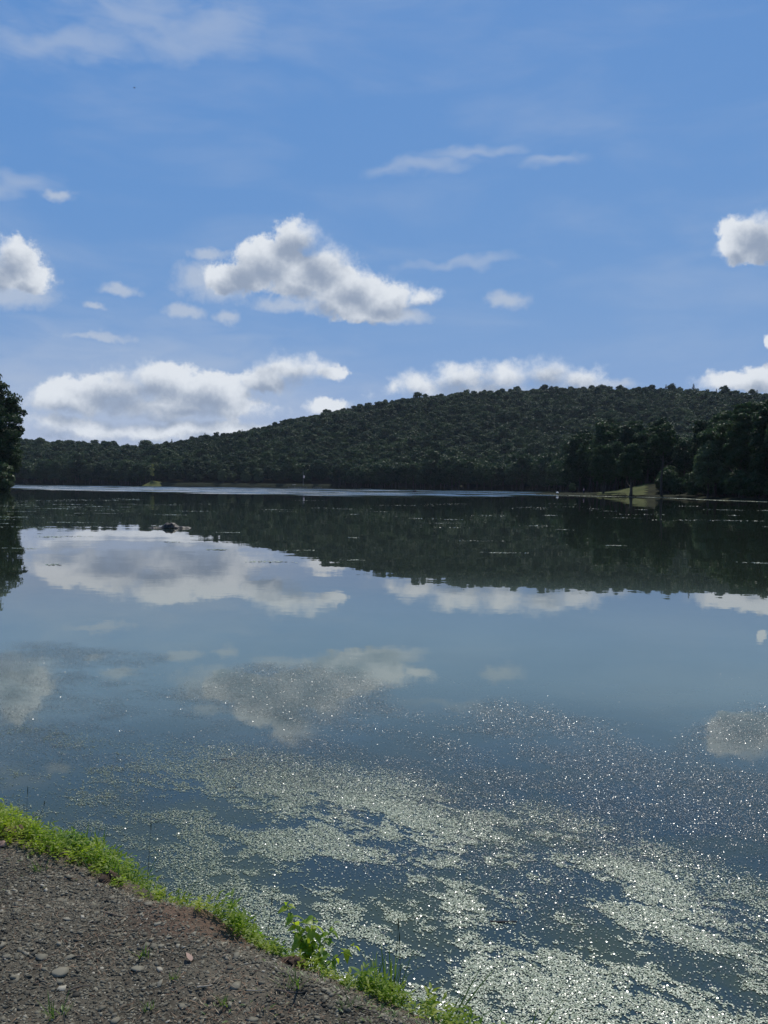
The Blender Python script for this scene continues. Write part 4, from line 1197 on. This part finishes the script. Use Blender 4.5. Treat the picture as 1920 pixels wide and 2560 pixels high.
    pt = np.clip((fbm(P[:, 0] * 3.3 + 5, P[:, 1] * 3.3 + 22, 3, 97) - 0.52) * 4, 0, 1) * np.clip(1 - (sd - w) / 0.55, 0.05, 1) * np.clip((P[:, 0] + 1.0) * 1.2, 0.12, 1)
    P = P[(r.random(len(P)) < pt * 0.75) & (sd > w - .05)]; n = len(P)
    a = r.uniform(0, 6.28, n); t = r.uniform(0.2, 1.2, n)
    d = norm(np.stack([np.cos(a), np.sin(a), t], 1)); nrm = norm(np.stack([-np.cos(a) * t, -np.sin(a) * t, np.ones(n)], 1))
    L = r.uniform(0.010, 0.030, n); Wd = L * r.uniform(0.12, 0.3, n)
    V, F = leaf_geo(np.column_stack([P, bank_h(P) + 0.003]), d, nrm, L, Wd, r.uniform(.1, .6, n), 0.15)
    tag(link('gravel_sprouts', mesh_np('gravel_sprouts', V, F, M_BLADE, np.repeat(r.random(n), 8))), 'sparse tiny green sprouts growing through the gravel', 'sprouts', kind='stuff')
build_cover()

# ---- single plants
def blade_mesh(name, L, Wd, lean, droop, mat, tone=0.5, seg=7):
    t = np.linspace(0, 1, seg)
    x = lean * L * t + droop * L * t ** 2.2; z = L * t - 0.55 * droop * L * t ** 2.6
    w = Wd * np.minimum(1, 0.55 + t * 2) * (1 - t ** 2.5) * 0.5 + 0.0002
    V = np.concatenate([np.stack([x, -w, z + 0.12 * w], 1), np.stack([x, 0 * w, z - 0.35 * w], 1), np.stack([x, w, z + 0.12 * w], 1)])
    i = np.arange(seg - 1)
    F = np.concatenate([np.stack([i, i + 1, seg + i + 1, seg + i], 1), np.stack([seg + i, seg + i + 1, 2 * seg + i + 1, 2 * seg + i], 1)])
    return mesh_np(name, V, [F], mat, np.full(len(V), tone), smooth=True)

def grass_clump(name, x, y, blades, label, cat='grass', mat=None, group=None):
    e = empty(name, (x, y, float(bank_h([(x, y)])[0]) - 0.01))
    for (ox, oy, rz, L, Wd, lean, droop) in blades:
        o = link('blade', blade_mesh('blade', L, Wd, lean, droop, mat or M_BLADE, random.random()), e, (ox, oy, 0))
        o.rotation_euler = (0, 0, rz)
    return tag(e, label, cat, group)

rr_ = random.Random(4)
grass_clump('grass_clump', 0.01, 2.83, [(rr_.uniform(-.055, .055), rr_.uniform(-.03, .03), rr_.uniform(0, 6.28), rr_.uniform(.12, .26), rr_.uniform(.004, .008), rr_.uniform(.02, .25), rr_.uniform(0, .2)) for k in range(46)], 'dense upright tuft of tall grass in the middle of the bank strip')
grass_clump('grass_clump', 0.215, 2.76, [(0, 0, .1, .30, .012, .62, .10), (.01, .01, .25, .27, .010, .50, .05), (-.01, .01, -.1, .22, .009, .25, .05), (.0, -.01, .6, .18, .008, .4, .2), (-.02, 0, 1.9, .15, .008, .2, .1), (.02, .0, -.4, .2, .009, .7, .25)], 'few long broad blades leaning right over the water')
grass_clump('grass_clump', 0.45, 2.60, [(0, 0, .2, .24, .010, .55, .12), (.02, .01, .6, .20, .009, .3, .05), (-.02, 0, 2.2, .18, .009, .2, .1), (0, .02, -.5, .16, .008, .4, .1), (-.04, 0, 1.2, .15, .010, .1, 0), (-.03, .01, 2.9, .13, .010, .2, .1)], 'long thin blades at the lowest right end of the bank')
grass_clump('grass_clump', -1.36, 3.80, [(rr_.uniform(-.05, .05), rr_.uniform(-.03, .03), rr_.uniform(0, 6.28), rr_.uniform(.10, .20), rr_.uniform(.006, .011), rr_.uniform(.02, .35), rr_.uniform(0, .2)) for k in range(26)], 'tuft of broad grass blades on the left part of the bank')
def seed_stalk(x, y, h, lean, label, head=0.05):
    e = empty('seed_stalk', (x, y, float(bank_h([(x, y)])[0]) - 0.01))
    t = np.linspace(0, 1, 8)
    link('stem', Geo().tube(np.stack([lean * h * t ** 1.6, 0.02 * h * np.sin(4 * t), h * t], 1), 0.0016 - 0.0008 * t, 5).mesh('stem', M_STALK, True), e)
    g = Geo(); t = np.linspace(0, 1, 7)
    g.tube(np.stack([lean * h * (1 + 0.25 * t * head / 0.05 * .2), 0 * t, h + head * t], 1), 0.0007 + 0.0016 * np.sin(np.pi * t), 6)
    link('seed_head', g.mesh('seed_head', M_STALK, True), e)
    for k, (f, s) in enumerate(((.25, 1), (.5, -1))):
        o = link('blade', blade_mesh('blade', h * .35, .004, .5, .35, M_BLADE, .4), e, (lean * h * f ** 1.6, 0, h * f)); o.rotation_euler = (0, 0, s * 1.2 + k)
    return tag(e, label, 'grass')
M_STALK = flat_mat('dark_stalk', (0.035, 0.045, 0.016), 0.7, 0.3, 40)
seed_stalk(-1.73, 4.02, 0.17, 0.30, 'dark bent stalk with a thick tip at the far left bank', 0.03)
seed_stalk(-1.83, 4.15, 0.25, 0.05, 'thin upright stalk at the far left end of the bank')
seed_stalk(-1.05, 3.62, 0.30, 0.06, 'tall thin seed stalk rising left of the bare reddish soil')
seed_stalk(-0.46, 3.22, 0.27, 0.10, 'thin dark stalk just left of the leafy sapling')
seed_stalk(0.05, 2.86, 0.33, 0.05, 'tallest thin stalk beside the dense grass tuft')
seed_stalk(0.08, 2.84, 0.29, -0.03, 'second thin stalk beside the dense grass tuft')

def broad_leaf_mesh(name, L, Wd, mat, tone, droop=0.3):
    n = 9; t = np.linspace(0, 1, n)
    w = Wd * 0.5 * np.sin(np.pi * t ** 0.72) ** 0.8 * (1 - 0.25 * t) + 0.0003
    z = 0.06 * L * np.sin(np.pi * t) - droop * L * t ** 2
    V = np.concatenate([np.stack([L * t, -w, z + 0.22 * w], 1), np.stack([L * t, 0 * w, z], 1), np.stack([L * t, w, z + 0.22 * w], 1)])
    i = np.arange(n - 1)
    F = np.concatenate([np.stack([i, i + 1, n + i + 1, n + i], 1), np.stack([n + i, n + i + 1, 2 * n + i + 1, 2 * n + i], 1)])
    return mesh_np(name, V, [F[:, ::-1]], mat, np.full(len(V), tone), smooth=True)

M_SAPLEAF = leaf_mat('sapling_leaves', (0.14, 0.23, 0.015), (0.27, 0.33, 0.03), 0.50, ((0.24, 0.46, 0.012), (0.48, 0.60, 0.03)), 0.42, 0.45, True, False)
def build_sapling(x, y, label, scale=1.0, seed=3, stems=((.02, .0, .30), (-.10, .02, .35), (.11, .0, .27), (.20, -.02, .19), (-.02, .03, .25))):
    r = random.Random(seed)
    e = empty('sapling', (x, y, float(bank_h([(x, y)])[0]) - 0.01)); e.scale = (scale,) * 3
    leafs = [broad_leaf_mesh('leaf', 0.047, 0.030, M_SAPLEAF, q / 5, 0.25 + 0.12 * (q % 3)) for q in range(6)]
    for (sx, sy, h) in stems:
        t = np.linspace(0, 1, 7)
        pts = np.stack([sx * t ** 1.3 + .006 * np.sin(5 * t), sy * t, h * t], 1)
        link('stem', Geo().tube(pts, 0.0032 - 0.0022 * t, 6).mesh('stem', M_STALK, True), e)
        n = max(6, int(h * 62))
        for k in range(n):
            f = 0.35 + 0.65 * (k + 1) / n
            p = [float(np.interp(f, t, pts[:, q])) for q in range(3)]
            o = link('leaf', r.choice(leafs), e, p)
            o.rotation_euler = (r.uniform(-.5, .5), r.uniform(-.35, .75), k * 2.4 + r.uniform(-.4, .4) + sx * 20)
            s = r.uniform(.65, 1.2) * (1.1 - .3 * (f > .95)); o.scale = (s, s, s)
    return tag(e, label, 'plant')
build_sapling(-0.26, 3.02, 'leafy young sapling with drooping heart-shaped leaves on the bank', 0.86)
build_sapling(-1.78, 4.04, 'short broad-leaved plant at the far left of the bank', 0.5, 8, ((.03, 0, .22), (-.05, .01, .18)))
build_sapling(-0.56, 3.36, 'small broad-leaved sprout by the water left of the sapling', 0.42, 12, ((.03, 0, .2), (-.06, .01, .18)))

def weed_tuft(x, y, label, s=1.0, seed=1):
    r = random.Random(seed)
    grass_clump('weed_tuft', x, y, [(r.uniform(-.02, .02) * s, r.uniform(-.015, .015) * s, r.uniform(0, 6.28), r.uniform(.02, .06) * s, r.uniform(.0022, .0045), r.uniform(.1, .9), r.uniform(0, .3)) for k in range(18)], label, 'weed', None, 'weed tufts in the gravel')
weed_tuft(-0.82, 2.81, 'small dark weed tuft in the middle of the gravel', 1.0, 1)
weed_tuft(-0.68, 2.67, 'low weed tuft near the pale flat stones', .8, 2)
weed_tuft(-1.00, 2.48, 'grassy weed tuft at the bottom left of the gravel', 1.25, 3)
weed_tuft(-0.72, 2.51, 'tiny weed tuft at the bottom of the gravel', .8, 4)
weed_tuft(-0.28, 2.64, 'tall weed tuft on the gravel below the sapling', 1.5, 5)
weed_tuft(-0.49, 2.54, 'small weed tuft low in the gravel below the sapling', .9, 6)
weed_tuft(-1.46, 3.46, 'weed tuft at the upper left gravel edge', 1.2, 7)
weed_tuft(-0.10, 2.55, 'weed tuft at the right corner of the gravel', 1.0, 8)

def clod(name, x, y, s, label, seed, mat):
    r = np.random.default_rng(seed)
    n1_, n2_ = 22, 14
    V = []
    for i in range(n2_):
        ph = math.pi * i / (n2_ - 1)
        for j in range(n1_):
            th = 2 * math.pi * j / n1_
            V.append((math.sin(ph) * math.cos(th), math.sin(ph) * math.sin(th), math.cos(ph)))
    V = np.array(V); k = 1 + 2.2 * (fbm(V[:, 0] * 2.6 + V[:, 2] * 1.9 + seed * 7 + 20, V[:, 1] * 2.6 - V[:, 2] * 1.7 + 30, 4, seed, 0.7) - 0.5)
    V = V * k[:, None] * np.array([1.3, .8, .62]) * s
    F = np.array([(i * n1_ + j, i * n1_ + (j + 1) % n1_, (i + 1) * n1_ + (j + 1) % n1_, (i + 1) * n1_ + j) for i in range(n2_ - 1) for j in range(n1_)])
    o = link(name, mesh_np(name, V, [F[:, ::-1]], mat, np.clip(k - .5, 0, 1)), None, (x, y, float(bank_h([(x, y)])[0]) + s * .22))
    tag(o, label, 'clod')
M_CLOD = attr_mat('soil_clod', [(0, (.02, .014, .010)), (.5, (.055, .036, .024)), (1, (.11, .075, .05))], 0.95, 0.2, 0.8, 120)
clod('dirt_clod', -1.74, 3.82, .055, 'dark brown soil clod among plants at the left edge', 1, M_CLOD)
clod('dirt_clod', -1.15, 3.41, .040, 'rough dark soil clod where gravel meets the green strip', 2, M_CLOD)
clod('dirt_clod', -0.31, 2.89, .032, 'small dark soil clod at the foot of the sapling', 3, M_CLOD)
clod('dirt_clod', -1.75, 3.66, .032, 'pinkish brown clod at the left edge of the gravel', 4, flat_mat('pink_soil', (.20, .13, .10), .95, .3, 60))

def twig(name, x, y, L, rz, bend, label, mat, rad=0.003, z=None, forked=False):
    g = Geo(); t = np.linspace(-.5, .5, 8)
    r = np.random.default_rng(int(abs(x * 1000)) + 5)
    pts = np.stack([L * t, bend * L * (t * t * 4 - .5) + r.normal(0, .006 * L, 8), r.normal(0, .006 * L, 8)], 1)
    g.tube(pts, rad * (1.1 - 0.6 * (t + .5)), 6)
    if forked:
        g.tube(np.stack([pts[4], pts[4] + np.array([.12 * L, .10 * L, .02 * L]), pts[4] + np.array([.26 * L, .16 * L, .05 * L])]), [rad * .7, rad * .5, rad * .2], 5)
    zz = (float(bank_h([(x, y)])[0]) + rad * 1.4 + .002) if z is None else z
    o = link(name, g.mesh(name, mat, True), None, (x, y, zz)); o.rotation_euler = (0, 0, rz)
    tag(o, label, 'twig')
M_TWIG = flat_mat('twig_bark', (.075, .06, .045), .85, .3, 60)
M_STRAW = flat_mat('straw', (.33, .28, .20), .8, .2, 60)
twig('twig', -1.01, 3.06, .085, R(-22), .02, 'dark straight twig lying in the upper gravel', M_TWIG)
twig('twig', -0.98, 2.62, .075, R(25), -.12, 'curved grey twig in the lower left gravel', M_TWIG, .0028)
twig('twig', -1.05, 2.80, .06, R(5), .05, 'short dark twig left of the flat pale stone', M_TWIG)
twig('twig', -0.97, 2.84, .05, R(55), .05, 'thin pale straw beside the dark weed tuft', M_STRAW, .0015)
twig('twig', -0.57, 2.62, .05, R(15), .04, 'pale splinter lying in the lower gravel', M_STRAW, .003)
twig('twig', -0.28, 2.60, .12, R(-4), .05, 'long brown twig below the tall gravel weed', M_TWIG, .0025, forked=True)
twig('twig', -0.05, 2.55, .10, R(-28), .03, 'dark thin twig in the right corner of the gravel', M_TWIG, .0022)
twig('twig', -0.40, 2.60, .06, R(3), .02, 'pale horizontal straw below the sapling', M_STRAW, .0022)
twig('floating_stick', 0.60, 3.88, .13, R(3), .02, 'dark stick floating among bright duckweed right of centre', M_DARKWOOD, .0045, 0.004)
twig('floating_stick', -1.03, 5.59, .07, R(20), .05, 'small dark floating stick among pale duckweed at left', M_DARKWOOD, .003, 0.004, forked=True)
twig('floating_stick', -1.16, 6.18, .13, R(12), .03, 'thin pale stick floating beyond the duckweed at left', M_STRAW, .003, 0.004)
M_DEAD = leaf_mat('dead_leaf', (.30, .20, .15), (.38, .26, .20), .2, None, .7, .3, False, False)
dl = link('dead_leaf', broad_leaf_mesh('dead_leaf', .045, .024, M_DEAD, .5, -.1), None, (-0.65, 2.77, float(bank_h([(-.65, 2.77)])[0]) + .010))
dl.rotation_euler = (.3, -.1, 2.2)
tag(dl, 'curled pale pink dead leaf lying on the gravel', 'leaf')

# ------------------------------------------------------------------ floating duckweed
def frond_mat(name, stops, glint, rough, spec):
    m = attr_mat(name, stops, rough, spec)
    T = NT(m.node_tree)
    f = next(n for n in T.n if n.bl_idname == 'ShaderNodeAttribute').outputs['Fac']
    # only some fronds are wet and glossy on top
    wet = T.math('GREATER_THAN', T.math('FRACT', T.math('MULTIPLY', f, 37.0)), 1.0 - glint)
    T.l.new(T.math('MULTIPLY_ADD', wet, 0.22 - rough, rough), T.n['Principled BSDF'].inputs['Roughness'])
    return m
M_DUCK = frond_mat('duckweed', [(0, (.055, .072, .036)), (.4, (.15, .185, .105)), (.75, (.28, .325, .215)), (1, (.40, .44, .33))], 0.28, 0.46, 0.45)
M_SPECK = frond_mat('water_specks', [(0, (.022, .027, .024)), (.6, (.07, .08, .068)), (1, (.16, .17, .14))], 0.55, 0.42, 0.5)

def discs(P, rad, z, tilt, r, sides=6):
    n = len(P)
    a = np.linspace(0, 2 * np.pi, sides, endpoint=False)[None] + r.uniform(0, 6.28, n)[:, None]
    rr = rad[:, None] * r.uniform(0.7, 1.15, (n, sides))
    x = np.cos(a) * rr; y = np.sin(a) * rr
    tx = r.normal(0, 1, n) * tilt; ty = r.normal(0, 1, n) * tilt
    zz = z[:, None] + x * tx[:, None] + y * ty[:, None]
    V = np.stack([P[:, :1] + x, P[:, 1:2] + y, zz], -1)
    return V.reshape(-1, 3), np.arange(n * sides).reshape(-1, sides)

OUT_A = [-.60, -.441, -.368, -.292, -.228, -.072, .014, .1, .239, .344, .393, .445, .60]
OUT_D = [11.5, 11.4, 12.1, 10.8, 9.6, 9.4, 8.4, 7.6, 7.7, 7.85, 8.8, 9.3, 9.5]
PAL_A = [-.60, -.441, -.318, -.183, -.071, .004, .102, .214, .321, .383, .451, .60]
PAL_D = [8.0, 7.8, 6.5, 6.3, 5.75, 5.65, 5.15, 5.0, 4.75, 4.5, 4.4, 4.1]

def build_duckweed():
    r = np.random.default_rng(90)
    ca, sa = 0.82, -0.57
    def along(P):
        return P[:, 0] * ca + P[:, 1] * sa, -P[:, 0] * sa + P[:, 1] * ca
    # pale mats near the bank
    P = scatter(1700000, -4.2, 3.2, 2.3, 8.4, r)
    D = np.hypot(P[:, 0], P[:, 1]); az_ = np.arctan2(P[:, 0], P[:, 1])
    sd = lake_sd(P)
    u, v = along(P)
    n_ = fbm(u * 2.6 + 40, v * 4.6 + 40, 6, 120, 0.80)
    low = fbm(u * 0.55 + 11, v * 1.1 + 60, 3, 140)
    pd = np.interp(az_, PAL_A, PAL_D)
    fade = np.clip((pd + 0.5 - D) / 0.9, 0, 1)
    right = np.clip((az_ + 0.42) / 0.45, 0.35, 1.0)
    dense = np.exp(-(((P[:, 0] - 0.85) / 0.75) ** 2 + ((P[:, 1] - 3.25) / 0.5) ** 2))
    dn = np.clip((n_ * 0.66 + low * 0.34 + 0.05 * dense - 0.462) * 17, 0, 1)
    band = np.exp(-((D - pd + 0.12) / 0.13) ** 2) * np.clip((fbm(u * 1.5 + 3, v * 1.5, 2, 150) - .47) * 8, 0, 1)
    dn = np.maximum(dn * fade * right, band * 0.95 * (az_ > -.05))
    dn = np.maximum(dn, 0.035 * fade * right)
    k = (sd < -0.06) & (r.random(len(P)) < dn)
    P = P[k]; n = len(P)
    rad = r.uniform(0.0024, 0.0050, n)
    V, F = discs(P, rad, 0.0025 + r.uniform(0, .002, n), 0.13, r, 5)
    tone = np.clip(r.normal(0.70, 0.2, n) - 0.42 * np.clip(-(az_[k] + .05) * 3, 0, 1), 0, 1)
    tag(link('duckweed', mesh_np('duckweed', V, [F], M_DUCK, np.repeat(tone, 5))), 'pale green duckweed mats floating near the bank', 'duckweed', kind='stuff')
    # darker scattered specks further out
    P = scatter(2500000, -7.0, 6.2, 3.0, 13.2, r)
    D = np.hypot(P[:, 0], P[:, 1]); az_ = np.arctan2(P[:, 0], P[:, 1])
    sd = lake_sd(P); u, v = along(P)
    od = np.interp(az_, OUT_A, OUT_D) + (fbm(P[:, 0] * .8 + 20, P[:, 1] * .8 + 20, 4, 160) - .5) * 2.4
    pd = np.interp(az_, PAL_A, PAL_D)
    n_ = fbm(u * 1.0 + 90, v * 1.6 + 30, 5, 170, .6)
    dn = np.clip((od - D) / 0.5, 0, 1) * np.clip(0.45 + (n_ - .42) * 4.0, 0.08, 1) * np.clip((D - pd + 1.6) / 1.6, 0.10, 1)
    dn = np.maximum(dn, 0.012 * np.clip((od + 1.2 - D) / 1.2, 0, 1))
    k = (sd < -0.1) & (r.random(len(P)) < dn * 0.85)
    P = P[k]; n = len(P)
    rad = r.uniform(0.0020, 0.0048, n); print('specks', n)
    V, F = discs(P, rad, 0.003 + r.uniform(0, .004, n), 0.17, r, 3)
    tag(link('floating_specks', mesh_np('floating_specks', V, [F], M_SPECK, np.repeat(r.random(n), 3))), 'dark sparkling specks of floating plants on the open water', 'water plants', kind='stuff')
    # thin rafts far out on the calm water
    PP = []; RR = []
    for q in range(105):
        Dq = 22 + 95 * r.random() ** 1.1; aq = r.uniform(-.47, .47)
        if 33 < Dq < 45 and abs(aq + .255) < .05:
            continue
        if r.random() < 0.35:
            aq = r.uniform(-.47, -.30); Dq = r.uniform(30, 120)
        c = np.array([Dq * math.sin(aq), Dq * math.cos(aq)])
        w = r.uniform(0.10, 0.55) * Dq / 40 * 1.2; h = r.uniform(0.15, 0.5) * Dq / 40
        m = int(20 + 60 * r.random())
        p = c + r.normal(size=(m, 2)) * np.array([w, h * 0.5])
        PP.append(p); RR.append(r.uniform(0.02, 0.055, m) * (0.6 + Dq / 90))
    P = np.concatenate(PP); rad = np.concatenate(RR)
    ok = lake_sd(P) < -1; P, rad = P[ok], rad[ok]; n = len(P)
    V, F = discs(P, rad, 0.006 + r.uniform(0, .006, n), 0.07, r, 7)
    tag(link('floating_rafts', mesh_np('floating_rafts', V, [F], M_DUCK, np.repeat(r.uniform(.1, .6, n), 7))), 'thin pale rafts of floating leaves scattered across the dark reflection', 'water plants', kind='stuff')
    # belt of pads along the right shore and round the spit
    line = np.array([(47, 284), (45.5, 270), (50, 259), (56.5, 234), (66, 219.5), (72, 203), (69, 171), (71.2, 154), (78, 112)], float)
    seg = np.linalg.norm(np.diff(line, axis=0), axis=1); cum = np.concatenate([[0], np.cumsum(seg)])
    n = 16000
    s = r.uniform(0, cum[-1], n)
    c = np.stack([np.interp(s, cum, line[:, 0]), np.interp(s, cum, line[:, 1])], 1)
    P = c + np.stack([-np.abs(r.normal(0, 1.1, n)) * (0.5 + fbm(s * .08, s * 0, 2, 180)), r.normal(0, .6, n)], 1)
    ok = lake_sd(P) < 0.1; P = P[ok]; n = len(P)
    V, F = discs(P, r.uniform(0.06, 0.17, n), 0.01 + r.uniform(0, .012, n), 0.08, r, 6)
    tag(link('shore_pads', mesh_np('shore_pads', V, [F], M_DUCK, np.repeat(r.uniform(.55, 1, n), 6))), 'pale belt of floating pads along the right shore', 'water plants', kind='stuff')
build_duckweed()

# ------------------------------------------------------------------ haze
def build_haze():
    g = Geo().box((0, 0, 0), (5200, 5200, 1))
    me = g.mesh('haze', None)
    for v in me.vertices:
        v.co.z = 185.0 if v.co.z > 0 else -6.0
    m = bpy.data.materials.new('haze_air'); m.use_nodes = True
    T = NT(m.node_tree); T.n.clear()
    out = T.node('ShaderNodeOutputMaterial')
    pv = T.node('ShaderNodeVolumePrincipled')
    pv.inputs['Color'].default_value = (0.72, 0.84, 1.0, 1)
    pv.inputs['Density'].default_value = 0.00004
    pv.inputs['Anisotropy'].default_value = 0.2
    T.l.new(pv.outputs[0], out.inputs['Volume'])
    me.materials.append(m)
    tag(link('haze', me), kind='stuff')
build_haze()
